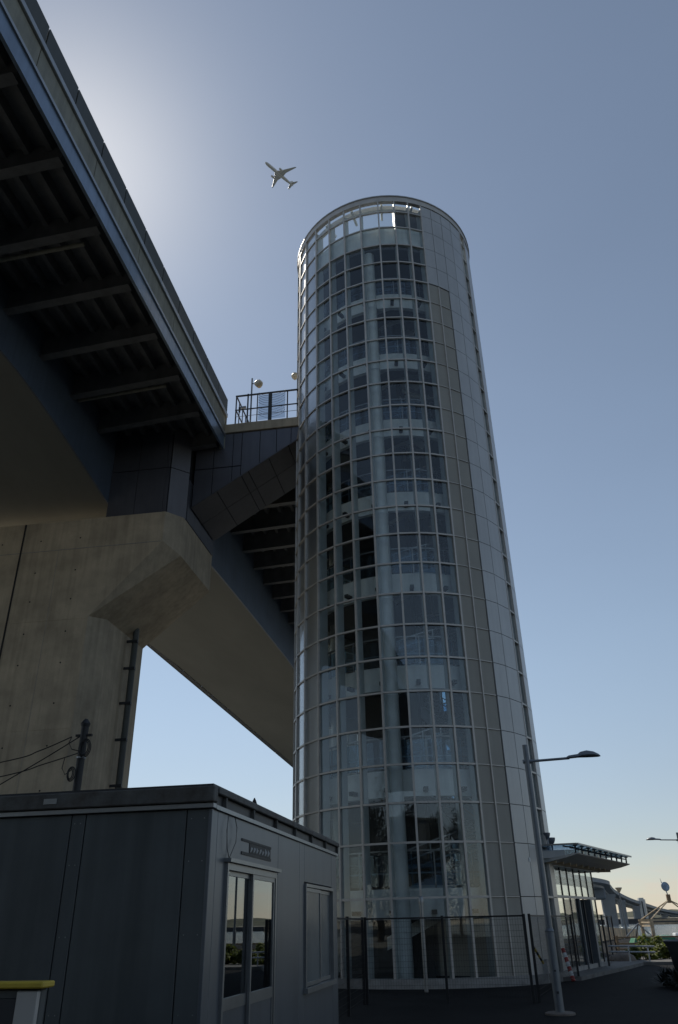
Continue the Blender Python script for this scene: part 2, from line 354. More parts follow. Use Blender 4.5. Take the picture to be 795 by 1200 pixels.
for i in range(N):
    a0 = PH[i]; a1 = PH[(i + 1) % N]
    if a1 < a0: a1 += 360
    if a1 - a0 < 3: continue
    for j in range(len(RINGS) - 1):
        z0, z1 = RINGS[j], RINGS[j + 1]
        kd = kind_of((a0 + a1) / 2, z0)
        vis = -88 < a0 and a1 < 84 and not (kd == 'glass' and a0 < -91)
        if kd == 'glass':
            # real facade glass is never perfectly aligned: each pane leans by a few minutes of arc
            rr = TR - 0.035 + random.uniform(-0.003, 0.003)
            mb = pane_mb(a0, a1, z0, z1, rr, 0.012, 0.02)
            if a0 < -50: mb = MB().arc(0, 0, TR - 0.034, TR - 0.022, z0 + .03, z1 - .03, a0 + .4, a1 - .4, 6)   # panes bent round the left flank to widen the sun glare
        elif kd == 'mesh':
            mb = pane_mb(a0, a1, z0, z1, TR - 0.015, 0.05, 0.022)
        else:
            mb = pane_mb(a0, a1, z0, z1, TR + 0.015, 0.05, 0.010)
        if vis:
            nm = {'glass': 'pane', 'mesh': 'perforated_panel', 'panel': 'panel'}[kd]
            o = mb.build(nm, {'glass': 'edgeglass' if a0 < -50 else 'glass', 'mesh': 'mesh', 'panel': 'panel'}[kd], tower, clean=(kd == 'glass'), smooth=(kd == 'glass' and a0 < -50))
            if kd == 'glass':
                pass
        else:
            (back if kd == 'glass' else backp).add(mb.v, mb.f)
back.build('back_glazing', 'glass', tower, kind='stuff')
backp.build('back_panels', 'panel', tower, kind='stuff')
# joint backing behind the solid panels
MB().arc(0, 0, TR - 0.10, TR - 0.05, 0.2, 31.9, 29.8, 63.3, 8).build('panel_backing', 'joint', tower)
MB().arc(0, 0, TR - 0.10, TR - 0.05, 0.2, 31.0, 70.8, 160.8, 16).build('panel_backing', 'joint', tower)
MB().arc(0, 0, TR - 0.10, TR - 0.05, 0.2, 31.0, 165.7, 199, 8).build('panel_backing', 'joint', tower)
for a in PH[1:] + [-90]:
    inside_panel = 30 < a < 61 or 71 < a < 160 or 166 < a < 199
    if inside_panel:
        if a > 61 or 44 > a:
            mb = MB(); c = P(TR + 0.02, a, 16.1); rad = P(1, a, 0)
            tan = Vector((-rad.y, rad.x, 0))
            if a < 61 and a < 44:
                mb.obox(P(TR + 0.03, a, 13.5), tan * 0.022, rad * 0.03, (0, 0, 13.4)); mb.build('mullion', 'mullion', tower)
        continue
    rad = P(1, a, 0); tan = Vector((-rad.y, rad.x, 0))
    mb = MB(); mb.obox(P(TR + 0.005, a, 16.2), tan * 0.033, rad * 0.045, (0, 0, 16.0))
    m_ = mb.build('mullion', 'mullion', tower)
    mb = MB(); mb.obox(P(TR - 0.235, a, 16.0), tan * 0.028, rad * 0.17, (0, 0, 15.8))
    mb.build('mullion_fin', 'fin', m_)
for j, z in enumerate(RINGS[1:-1]):
    mb = MB(); mb2 = MB(); mb3 = MB(); mb_main = mb
    for i in range(N):
        a0 = PH[i]; a1 = PH[(i + 1) % N]
        if a1 < a0: a1 += 360
        if a1 - a0 < 3: continue
        kd = kind_of((a0 + a1) / 2, z)
        if kd == 'panel': continue
        mb = mb2 if 60 < a0 < 72 else mb3 if 155 < a0 < 165 else mb_main
        p0 = P(TR, a0, z); p1 = P(TR, a1, z); d = (p1 - p0).normalized(); nn = Vector((d.y, -d.x, 0))
        if nn.dot(p0) < 0: nn = -nn
        h = 0.030 if kd == 'glass' else 0.014
        mb.obox((p0 + p1) / 2 + nn * 0.002, (p1 - p0) / 2 - d * 0.035, nn * 0.04, (0, 0, h))
    for q_ in (mb_main, mb2, mb3):
        if q_.v: q_.build('transom', 'mullion', tower)
MB().arc(0, 0, TR - 0.12, TR + 0.06, 32.03, TOP - 0.06, -180, 180, 72).build('top_rim', 'mullion', tower)
MB().arc(0, 0, TR - 0.16, TR + 0.10, TOP - 0.057, TOP, -180, 180, 72).build('rim_cap', 'panel', tower)
MB().arc(0, 0, TR - 0.25, TR + 0.14, 0.0, 0.24, -180, 180, 72).build('plinth', 'kerb', tower)
# roof structure behind the top rows
MB().arc(0, 0, 3.95, 4.12, 31.95, 32.2, -180, 180, 48).build('ring_beam', 'white', tower)
for a in range(-175, 180, 20):
    MB().beam(P(3.6, a, 31.8), P(TR - 0.2, a, 32.1), 0.10, 0.16).build('roof_strut', 'white', tower)
MB().arc(0, 0, 0.3, 4.10, 29.25, 29.5, -180, 180, 60).build('roof_slab', 'core', tower)
MB().arc(0, 0, 4.12, 4.22, 29.42, 30.52, -180, 180, 60).build('roof_parapet', 'white', tower)
for (x0, x1, y0, y1, h, m_) in ((-0.6, 2.2, -3.1, -0.6, 1.6, 'white'),):
    MB().hexa([(x0, y0, 29.5), (x1, y0, 29.5), (x1, y1, 29.5), (x0, y1, 29.5)], [(x0, y0 + 0.4, 29.5 + h), (x1, y0 + 0.9, 29.5 + h + 0.9), (x1, y1, 29.5 + h + 0.9), (x0, y1, 29.5 + h)]).build('machine_house', 'white', tower, bevel=0.03)
MB().arc(0, 0, 3.9, 4.0, 0.2, 5.2, 186, 262, 14).build('lobby_wall', 'core', tower)
MB().arc(0, 0, 3.9, 4.0, 29.5, 31.9, 13, 62, 12).build('roof_screen', 'core', tower)
for a in (9,):
    MB().tube([P(3.4, a, 29.5), P(3.0, a + 8, 32.0)], 0.09, 10).build('roof_brace', 'white', tower, smooth=True)
# lift core and columns
core = MB().box(-2.0, 0.3, -0.6, 1.9, 0.0, 29.25).build('lift_shaft', 'core', tower)
for f in range(9):
    z = 0.24 + f * 3.46 if f else 0.24
    z = [0.24, 2.5, 5.95, 9.41, 12.87, 16.33, 19.79, 23.25, 26.7][f]
    MB().box(-1.55, -0.25, -0.66, -0.606, z + 0.05, z + 2.1).build('lift_door', 'coredark', core)
MB().tube([(-0.40, -3.80, 0.2), (-0.40, -3.80, 29.25)], 0.235, 20).build('column', 'white', tower, smooth=True)
for f in range(26):
    z = 1.4 + f * 1.165
    if z < 29: MB().tube([(-0.40, -3.80, z), (-0.40, -3.80, z + 0.05)], 0.25, 20).build('column_collar', 'white', tower, smooth=True) if f % 3 == 0 else None
MB().tube([(-3.0, 0.6, 0.2), (-3.0, 0.6, 29.3)], 0.22, 14).build('column', 'white', tower, smooth=True)
MB().tube([(2.6, 1.6, 0.2), (2.6, 1.6, 29.3)], 0.22, 14).build('column', 'white', tower, smooth=True)
# floors: landing on the left half, helical flights on the right half
FB = [5.24 - 3.46 + 0.0] + [5.24 + 3.46 * k_ for k_ in range(7)]
def floor(zb, first=False):
    zt = zb + 0.72
    fl = MB().arc(0, 0, 1.2, 3.72, zt - 0.20, zt, -185, -8, 30).arc(0, 0, 3.15, 3.72, zt - 0.20, zt, -7.9, 172, 24).build('landing', 'core', tower)
    MB().arc(0, 0, 3.62, 3.78, zb - 0.06, zt + 0.04, -185, 172, 54).build('fascia_beam', 'white', fl)
    MB().arc(0, 0, 3.70, 3.715, zt + 0.12, zt + 1.0, -185, 172, 54).build('balustrade', 'blueglass', fl)
    rl = MB()
    for zz in (0.45, 1.08): rl.arc(0, 0, 3.66, 3.71, zt + zz, zt + zz + 0.045, -185, 172, 54)
    rl.build('handrail', 'alu', fl)
    ps = MB()
    for a in range(-180, 170, 19): ps.obox(P(3.69, a, zt + 0.55), P(0.02, a, 0), P(0.02, a + 90, 0), (0, 0, 0.55))
    ps.build('baluster', 'alu', fl)
    for a in range(-172, 100, 18):
        MB().beam(P(3.74, a, zb + 0.12), P(4.08, a, zb + 0.12), 0.14, 0.12).build('beam_bracket', 'dark', fl)
    if zb > 27: return
    for (a0, a1, e0, e1) in ((-8, 64, 0.0, 1.2), (112, 172, 1.2, 3.46)):
        n = 11
        fs = MB().arc(0, 0, 2.95, 3.05, zt - 0.42 + e0, zt + 0.05 + e0, a0, a1, 14, e1 - e0)
        st = fs.build('stair_stringer', 'white', tower)
        MB().arc(0, 0, 1.85, 1.95, zt - 0.42 + e0, zt + 0.05 + e0, a0, a1, 14, e1 - e0).build('stair_stringer', 'white', tower)
        MB().arc(0, 0, 1.95, 2.95, zt - 0.26 + e0, zt - 0.22 + e0, a0, a1, 14, e1 - e0).build('stair_soffit', 'core', st)
        tr = MB()
        for q in range(n):
            da = (a1 - a0) / n; zq = zt + e0 + (e1 - e0) * (q + 1) / n
            tr.arc(0, 0, 1.95, 2.95, zq - 0.05, zq, a0 + q * da, a0 + (q + 1.1) * da, 1)
        tr.build('stair_tread', 'white', st)
        hr = MB()
        for zz in (0.5, 0.78, 1.08): hr.arc(0, 0, 2.98, 3.02, zt + zz + e0, zt + zz + 0.045 + e0, a0, a1, 14, e1 - e0)
        hr.build('handrail', 'alu', st)
        MB().arc(0, 0, 2.99, 3.00, zt + 0.1 + e0, zt + 0.9 + e0, a0, a1, 14, e1 - e0).build('balustrade', 'blueglass', st)
        for q in range(6):
            a = a0 + (a1 - a0) * (q + 0.5) / 6; zq = zt + e0 + (e1 - e0) * (q + 0.5) / 6
            MB().obox(P(3.0, a, zq + 0.45), P(0.02, a, 0), P(0.02, a + 90, 0), (0, 0, 0.65)).build('baluster', 'alu', st)
    ml = MB().arc(0, 0, 1.4, 3.0, zt + 1.2 - 0.2, zt + 1.2, 64, 112, 10).build('landing', 'core', tower)
    MB().arc(0, 0, 3.0, 3.1, zt + 1.2 - 0.4, zt + 1.22, 64, 112, 10).build('fascia_beam', 'white', ml)
for zb in FB: floor(zb)
st0 = MB().hexa([(-1.0, -2.9, 0.9), (3.0, -1.9, 2.75), (3.0, -1.8, 2.75), (-1.0, -2.8, 0.9)], [(-1.0, -2.9, 1.25), (3.0, -1.9, 3.1), (3.0, -1.8, 3.1), (-1.0, -2.8, 1.25)]).build('stair_stringer', 'white', tower)
for h_ in (0.55, 1.0): MB().tube([(-1.0, -2.9, 1.25 + h_), (3.0, -1.9, 3.1 + h_)], .03, 8).build('handrail', 'alu', st0)
for q in range(9): MB().box(-0.9 + q * .45, -.55 + q * .45, -2.7 + q * .11, -1.5, 1.12 + q * .205, 1.16 + q * .205).build('stair_tread', 'core', st0)

# ================================================================== VIADUCT (near length, over and behind the camera, up to the pier)
EX = -9.6
via = thing('road_viaduct', 'elevated road viaduct passing overhead on the left with dark ribbed underside and panelled edge', 'viaduct', (-15, 0, 17))
Y0, Y1 = -70.0, 28.3
def A(mb, name, m, root, **kw): return attach(mb.build(name, m, **kw), root)
def haunch(y): return 19.25 if y < 19.5 else 19.25 - 1.25 * ((y - 19.5) / 8.8) ** 1.35
# box girder
ys = [Y0, -40, -10, 5, 15, 19.5, 21, 22.5, 24, 25.5, 27, 28.3]
mb = MB(); vs = []
for y in ys:
    zb = haunch(y); vs += [(-14.5, y, 21.95), (-14.5, y, zb), (-23.5, y, zb), (-23.5, y, 21.95)]
fs = [(i * 4 + q, i * 4 + (q + 1) % 4, i * 4 + 4 + (q + 1) % 4, i * 4 + 4 + q) for i in range(len(ys) - 1) for q in range(4)]
fs += [(0, 1, 2, 3), tuple(len(vs) - 1 - i for i in range(4))]
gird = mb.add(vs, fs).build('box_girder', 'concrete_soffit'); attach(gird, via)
mb = MB(); vs = []
for y in ys: zb = haunch(y); vs += [(-14.42, y, 21.9), (-14.42, y, zb - 0.02), (-14.497, y, zb - 0.02), (-14.497, y, 21.9)]
A(mb.add(vs, fs), 'girder_web', 'bluesteel', via)
A(MB().box(-38.5, -9.72, Y0, Y1, 21.95, 22.3), 'deck_slab', 'underdeck', via)  # left part widened out of view to shade the near soffit
A(MB().box(-34.5, -25.0, Y0, Y1, 19.0, 21.949), 'box_girder', 'concrete_soffit', via)  # unseen second girder, added to keep sun off the near soffit
# longitudinal stiffening ribs, hung under the deck plate
x = -14.05
while x < -10.0:
    A(MB().hexa([(x + 0.09, Y0, 21.66), (x + 0.25, Y0, 21.66), (x + 0.25, Y1 - 0.1, 21.66), (x + 0.09, Y1 - 0.1, 21.66)], [(x, Y0, 21.948), (x + 0.34, Y0, 21.948), (x + 0.34, Y1 - 0.1, 21.948), (x, Y1 - 0.1, 21.948)]), 'deck_rib', 'underdeck', via)
    x += 0.72
# cantilever brackets
def bracket(y, x0, x1, root, zr=20.72, zt=21.12, ztop=21.94):
    m_ = MB(); m_.hexa([(x0, y - 0.02, zr + 0.03), (x1, y - 0.02, zt + 0.03), (x1, y + 0.02, zt + 0.03), (x0, y + 0.02, zr + 0.03)], [(x0, y - 0.02, ztop), (x1, y - 0.02, ztop), (x1, y + 0.02, ztop), (x0, y + 0.02, ztop)])
    m_.hexa([(x0, y - 0.16, zr), (x1, y - 0.16, zt), (x1, y + 0.16, zt), (x0, y + 0.16, zr)], [(x0, y - 0.16, zr + 0.03), (x1, y - 0.16, zt + 0.03), (x1, y + 0.16, zt + 0.03), (x0, y + 0.16, zr + 0.03)])
    return m_.build('cantilever_bracket', 'underdeck')
br = attach(bracket(15.54, -14.42, -9.86, via), via)
y = 15.54 - 2.5 * 30
while y < 28.2:
    if abs(y - 15.54) > 0.1:
        c = br.copy(); COL.objects.link(c); c.location.y += y - 15.54
    y += 2.5
for y in (5.4, 15.75, 23.25):
    A(MB().tube([(-14.4, y + 0.3, 20.95), (-10.6, y + 0.3, 21.2)], 0.07, 10), 'service_pipe', 'yellow' if False else 'fasciaolive', via, smooth=True)
# edge: blue fascia, lip, parapet, rail, barrier panels (joints left open between panels)
A(MB().box(EX - 0.10, EX, Y0, Y1 + 0.05, 21.10, 21.80), 'fascia_plate', 'fasciablue', via)
A(MB().box(EX - 0.22, EX + 0.05, Y0, Y1 + 0.05, 21.803, 21.93), 'drip_lip', 'steelpale', via)
A(MB().box(EX - 0.24, EX - 0.04, Y0, Y1 + 0.02, 21.933, 23.02), 'parapet_backing', 'joint', via)
pg = None; y = Y1
while y > Y0 + 3:
    if pg is None: pg = A(MB().box(EX - 0.035, EX + 0.02, y - 3.48, y - 0.012, 21.94, 22.80), 'parapet_panel', 'fasciaolive', via); base_y = y
    else: c = pg.copy(); COL.objects.link(c); c.location.y += y - base_y
    y -= 3.5
A(MB().box(EX - 0.06, EX + 0.10, Y0, Y1 + 0.05, 22.82, 23.03), 'edge_rail', 'steelpale', via, bevel=0.01)
bp_ = None; y = 30.2 - 1.795 * 1.0
y = 28.3
y = 18.11 + 1.795 * 5 + 1.1
yy = []
y = 18.11 + 1.795 * 6
while y > Y0: yy.append(y); y -= 1.795
for q, y in enumerate(yy):
    y1 = min(y, 28.5)
    if y - 1.795 > 28.3: continue
    if y > 28.5:
        A(MB().box(EX - 0.05, EX - 0.0, y - 1.795, y1, 23.05, 24.0), 'barrier_panel', 'barrier', via); continue
    if bp_ is None: bp_ = A(MB().box(EX - 0.05, EX, y - 1.765, y - 0.03, 23.05, 24.0), 'barrier_panel', 'barrier', via); by = y
    else: c = bp_.copy(); COL.objects.link(c); c.location.y += y - by
for q, y in enumerate(yy):
    if y < 28.4: A(MB().box(EX - 0.17, EX - 0.06, y - 0.05, y + 0.05, 23.03, 23.95), 'barrier_post', 'steelpale', via) if q < 22 else None
A(MB().box(-38.8, -38.51, Y0, Y1, 21.9, 24.0), 'far_parapet', 'concrete', via)
A(MB().box(EX - 0.22, EX + 0.04, Y1 + 0.053, Y1 + 0.12, 21.1, 23.03), 'end_plate', 'fasciaolive', via)

# clad block over the pier and the clad gusset carrying the walkway to the tower
ped = thing('walkway_bracket', 'dark panelled block and sloping clad bracket holding the walkway to the tower', 'walkway', (-11, 28, 17.3))
def quad_panels(p00, p10, p11, p01, us, vs_, m, root, th=0.05, gap=0.02, name='clad_panel'):
    p00, p10, p11, p01 = map(Vector, (p00, p10, p11, p01))
    nn = (p10 - p00).cross(p01 - p00).normalized()
    f = lambda u, v: (p00 * (1 - u) + p10 * u) * (1 - v) + (p01 * (1 - u) + p11 * u) * v
    for i in range(len(us) - 1):
        for j in range(len(vs_) - 1):
            c = [f(us[i], vs_[j]), f(us[i + 1], vs_[j]), f(us[i + 1], vs_[j + 1]), f(us[i], vs_[j + 1])]
            ctr = sum(c, Vector()) / 4
            c = [q + (ctr - q).normalized() * gap for q in c]
            A(MB().hexa(c, [q + nn * th for q in c]), name, m, root)
BZ = 17.33
A(MB().prism([(-14.40, 27.40), (-11.70, 27.40), (-11.06, 28.04), (-11.06, 31.9), (-14.40, 31.9)], 17.31, 21.9), 'block_core', 'joint', ped)
quad_panels((-14.42, 27.38, BZ), (-11.69, 27.38, BZ), (-11.69, 27.38, 21.9), (-14.42, 27.38, 21.9), [0, 0.46, 0.94, 1.0], [0, 0.52, 1.0], 'clad', ped)
quad_panels((-11.68, 27.39, BZ), (-11.04, 28.03, BZ), (-11.04, 28.03, 21.9), (-11.68, 27.39, 21.9), [0, 1], [0, 0.52, 1.0], 'cladwarm', ped)
quad_panels((-11.04, 28.06, BZ), (-11.04, 31.9, BZ), (-11.04, 31.9, 19.4), (-11.04, 28.06, 19.4), [0, .25, .5, .75, 1], [0, 1.0], 'clad', ped)
GY, GB = 28.36, 31.72
gz = lambda x: 18.11 + (x + 10.91) * (21.14 - 18.11) / (10.91 - 6.19)
A(MB().add([(-10.9, GY + .06, gz(-10.9) + .05), (-5.2, GY + .06, gz(-5.2) + .05), (-5.2, GY + .06, 21.9), (-10.9, GY + .06, 21.9),
            (-10.9, GB, gz(-10.9) + .05), (-5.2, GB, gz(-5.2) + .05), (-5.2, GB, 21.9), (-10.9, GB, 21.9)],
           [(0, 1, 2, 3), (4, 7, 6, 5), (0, 4, 5, 1), (3, 2, 6, 7), (0, 3, 7, 4), (1, 5, 6, 2)]), 'bracket_core', 'joint', ped)
xs = [-10.93, -10.05, -9.15, -8.74, -7.88, -7.10, -6.42, -5.8]
for i in range(len(xs) - 1):          # front face: vertical strips standing on the sloping edge
    a, c = xs[i] + 0.015, xs[i + 1] - 0.015
    for (lo, hi) in ((None, 20.05), (20.08, 21.88)) if xs[i] < -9 else ((None, 21.88),):
        za = gz(a) if lo is None else lo; zc = gz(c) if lo is None else lo
        if max(za, zc) > hi - 0.02: continue
        A(MB().hexa([(a, GY, za + .02), (c, GY, zc + .02), (c, GY + .05, zc + .02), (a, GY + .05, za + .02)], [(a, GY, hi), (c, GY, hi), (c, GY + .05, hi), (a, GY + .05, hi)]), 'clad_panel', 'clad', ped)
xs2 = [-10.95, -9.80, -8.70, -8.38, -7.45, -6.55, -5.75]
for i in range(len(xs2) - 1):         # sloping soffit, two rows
    a, c = xs2[i] + 0.015, xs2[i + 1] - 0.015
    for (ya, yb) in ((GY, 29.93), (29.96, GB)):
        A(MB().hexa([(a, ya, gz(a)), (c, ya, gz(c)), (c, yb, gz(c)), (a, yb, gz(a))], [(a, ya, gz(a) + .04), (c, ya, gz(c) + .04), (c, yb, gz(c) + .04), (a, yb, gz(a) + .04)]), 'clad_panel', 'cladwarm', ped)
A(MB().box(-11.6, -5.3, GY - 0.08, GB, 21.92, 22.40), 'walkway_slab', 'concrete', ped, bevel=0.015)
# walkway railing
rail = thing('walkway_railing', 'dark steel railing with wire-arc screens on the walkway beside the tower', 'railing', (-9.1, GY, 22.4))
A(MB().box(-9.16, -5.9, GY - 0.03, GY + 0.03, 24.0, 24.07), 'top_rail', 'dark', rail)
A(MB().box(-9.16, -5.9, GY - 0.02, GY + 0.02, 23.19, 23.24), 'middle_rail', 'dark', rail)
A(MB().tube([(-9.1, GY, 22.83), (-5.9, GY, 22.83)], 0.012, 6), 'lower_rail', 'alu', rail)
for x, ww in ((-9.12, .05), (-8.55, .06), (-8.08, .04), (-7.50, .08), (-7.41, .08), (-6.62, .05)):
    A(MB().box(x - ww / 2, x + ww / 2, GY - .03, GY + .03, 22.4, 24.0 if ww != .06 else 24.1), 'railing_post', 'dark', rail)
A(MB().box(-9.14, -9.09, GY, GB, 24.0, 24.06).box(-9.14, -9.09, GY, GB, 23.19, 23.23), 'top_rail', 'dark', rail)
for q in range(6):
    A(MB().box(-9.14, -9.1, GY + .5 + q * .55, GY + .54 + q * .55, 22.4, 24.0), 'railing_post', 'dark', rail)
for s_, xa, xb in ((1, -8.02, -7.55), (-1, -7.36, -6.72)):
    scr = A(MB().box(xa, xb, GY - .006, GY + .006, 22.5, 23.95), 'wire_screen', glass('screen_glass' + str(s_), (0.72, 0.76, 0.8), 1.4), rail)
    for zz in [22.6 + .14 * q for q in range(10)]:
        if abs(zz - 23.2) < .06: continue
        pts = []
        for t_ in range(9):
            u = t_ / 8; pts.append((xa + (xb - xa) * (u if s_ > 0 else 1 - u), GY - .02, zz - 0.0 + .24 * (1 - u) ** 2))
        attach(MB().tube(pts, 0.009, 4).build('screen_wire', 'dark'), rail)
mark(MB().tube([(-8.42, GY + .3, 22.4), (-8.42, GY + .3, 25.12)], 0.035, 8).build('post', 'lamp'), 'x', 'x')
def floodlight(x, y, z0, z1, label, sx=1):
    t_ = thing('platform_floodlight', label, 'floodlight', (x, y, z0), 'floodlights above the walkway railing')
    A(MB().tube([(x, y, z0), (x, y, z1)], 0.04, 8), 'pole', 'lamp', t_, smooth=True)
    A(MB().lathe([(0.02, .21), (0.12, .19), (0.19, .09), (0.21, -.04), (0.17, -.13), (0.03, -.17)], (x + .34 * sx, y - .05, z1 - .42), 16, (0.5 * sx, -0.3, 0.3)), 'lamp_head', 'lens', t_, smooth=True)
    A(MB().tube([(x, y, z1 - .3), (x + .16 * sx, y, z1 - .36)], .025, 6), 'lamp_arm', 'lamp', t_)
for o in [o for o in bpy.data.objects if o.name.startswith('post') and o.get('category') == 'x']: bpy.data.objects.remove(o)
floodlight(-8.42, GY + .1, 22.4, 25.1, 'shaded floodlight on a short pole at the left end of the walkway railing')
floodlight(-6.62, GB - .1, 22.4, 27.9, 'shaded floodlight half hidden behind the top left edge of the tower', -1)
cc = thing('security_camera', 'small grey security camera on the left end of the walkway railing', 'camera', (-8.95, GY + .3, 23.4))
A(MB().box(-9.0, -8.72, GY + .25, GY + .35, 23.52, 23.62), 'camera_body', 'alu', cc, bevel=.01); A(MB().box(-9.08, -9.0, GY + .27, GY + .33, 23.3, 23.6), 'camera_mount', 'dark', cc)

# ================================================================== VIADUCT (length beyond the pier)
far = thing('road_viaduct', 'length of the viaduct beyond the pier, its broad soffit and blue web', 'viaduct', (-15, 60, 17))
fys = [31.95, 34, 37, 42, 50, 60, 75, 95, 130]
def fz(y): return 17.35 + 0.65 * min(1, (y - 32) / 18) ** 0.7 if y > 32 else 17.35
vs = []
for y in fys: vs += [(-11.5, y, 21.9), (-11.5, y, fz(y)), (-19.35, y, fz(y)), (-19.35, y, 21.9)]
fs = [(i * 4 + q, i * 4 + (q + 1) % 4, i * 4 + 4 + (q + 1) % 4, i * 4 + 4 + q) for i in range(len(fys) - 1) for q in range(4)]
fs += [(0, 1, 2, 3), tuple(len(vs) - 1 - i for i in range(4))]
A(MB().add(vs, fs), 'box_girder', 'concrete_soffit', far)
vs = []
for y in fys: vs += [(-11.42, y, 21.9), (-11.42, y, fz(y) - .02), (-11.497, y, fz(y) - .02), (-11.497, y, 21.9)]
A(MB().add(vs, fs), 'girder_web', 'bluesteel', far)
A(MB().box(-21, -5.2, 31.95, 130, 21.93, 22.3), 'deck_slab', 'underdeck', far)
A(MB().box(-5.3, -5.1, 33.5, 130, 21.2, 23.6), 'parapet_panel', 'fasciaolive', far)
x = -11.0
while x < -5.8:
    A(MB().hexa([(x + 0.09, 32, 21.64), (x + 0.25, 32, 21.64), (x + 0.25, 129, 21.64), (x + 0.09, 129, 21.64)], [(x, 32, 21.928), (x + 0.34, 32, 21.928), (x + 0.34, 129, 21.928), (x, 129, 21.928)]), 'deck_rib', 'underdeck', far)
    x += 0.72
fb = bracket(35.9, -11.42, -5.3, None, 20.62, 20.9, 21.92); attach(fb, far)
for q in range(-1, 36):
    if q == 0: continue
    c = fb.copy(); COL.objects.link(c); c.location.y += 2.42 * q
# inspection ladder rail along the far edge of the soffit
lad = MB().box(-19.75, -19.68, 36, 130, 17.95, 18.01)
y = 36.0
while y < 130: lad.box(-19.75, -19.35, y, y + 1.33, 17.96, 18.0); y += 1.4
A(lad, 'inspection_grating', 'dark', far, kind='stuff')

# ================================================================== PIER
pier = thing('bridge_pier', 'massive hammerhead concrete pier with chamfered end under the viaduct, left of the tower', 'pier', (-18.5, 29.5, 0))
Lx = -36.0  # left end stretched out of view to help shade the soffit
v = [(-14.42, 27.06, 0), (-14.0, 27.9, 0), (-14.0, 31.76, 0), (Lx, 31.76, 0), (Lx, 27.06, 0),            # 0-4
     (-14.42, 27.06, 12.78), (-14.0, 27.9, 12.9), (-14.0, 31.76, 12.9),                                   # 5-7
     (-11.58, 27.06, 15.9), (-11.0, 27.77, 15.48), (-11.0, 31.76, 15.48),                                 # 8-10
     (-11.58, 27.06, 17.3), (-11.0, 27.77, 17.3), (-11.0, 31.76, 17.3), (Lx, 31.76, 17.3), (Lx, 27.06, 17.3)]  # 11-15
f = [(4, 3, 2, 1, 0), (0, 1, 6, 5), (1, 2, 7, 6), (5, 6, 9, 8), (6, 7, 10, 9), (8, 9, 12, 11), (9, 10, 13, 12), (11, 12, 13, 14, 15),
     (4, 0, 5, 8, 11, 15), (3, 4, 15, 14), (2, 3, 14, 13, 10, 7)]
A(MB().add(v, f), 'pier_body', 'concrete', pier)
A(MB().box(-17.98, -17.92, 27.03, 27.08, 0, 17.28), 'movement_joint', 'joint', pier)
A(MB().box(-35.9, -11.62, 27.045, 27.06, 15.885, 15.91), 'pour_line', 'kerb', pier)
A(MB().box(-35.9, -14.5, 27.05, 27.06, 12.70, 12.715), 'pour_line', 'concrete', pier)
A(MB().box(-35.9, -14.5, 27.05, 27.06, 8.30, 8.312), 'pour_line', 'concrete', pier)
th_ = None
for z in (1.3, 2.9, 4.5, 6.1, 7.7, 9.3, 10.9, 12.2, 13.6, 14.9, 16.4):
    for x in (-15.3, -17.1, -18.9, -20.7, -22.5):
        o_ = MB().lathe([(.035, 0), (.035, .004)], (x, 27.056, z), 8, (0, -1, 0)).build('tie_hole', 'joint') if th_ is None else th_.copy()
        if th_ is None: th_ = attach(o_, pier); zx = (x, z)
        else: COL.objects.link(o_); o_.location.x += x - zx[0]; o_.location.z += z - zx[1]
for x in (-16.2, -19.8, -21.6): A(MB().box(x - .006, x + .006, 27.054, 27.06, 0, 15.88), 'formwork_joint', 'kerb', pier)
dp = thing('drain_pipe', 'dark grey drainpipe strapped up the side of the concrete pier', 'pipe', (-13.72, 30.1, 0))
A(MB().tube([(-13.68, 30.15, 0.0), (-13.68, 30.15, 13.25)], 0.13, 16), 'pipe', 'barrier', dp, smooth=True)
cl = None
for q, z in enumerate((1.2, 3.0, 4.8, 6.6, 8.4, 9.9, 11.4, 12.6)):
    A(MB().box(-14.0, -13.5, 29.98, 30.06, z, z + .10).lathe([(.145, 0), (.145, .12)], (-13.68, 30.15, z - .01), 16), 'pipe_bracket', 'dark', dp)

# ================================================================== SHED
shed = thing('site_office', 'grey prefabricated site office cabin with sliding door and window, lower left corner', 'cabin', (-2.4, 7.43, 0))
SX, SY, SE, SL = -2.4, 7.43, 14.4, -9.4
WT = 2.60
def wallpiece(x0, x1, y0, y1, z0, z1, m='shedgloss', nm='wall_panel'): return A(MB().box(x0, x1, y0, y1, z0, z1), nm, m, shed, bevel=0.004)
# left (front) wall, panels with recessed joints and a cover strip
A(MB().box(SL, SX - .03, SY + .03, SY + .08, 0.05, WT), 'wall_backing', 'joint', shed)
fx = [SL, -7.65, -5.85, -3.84, -3.69, -2.65, -2.41]
for i in range(len(fx) - 1):
    wallpiece(fx[i] + .006, fx[i + 1] - .006, SY, SY + .04, 0.1, WT, 'shed')
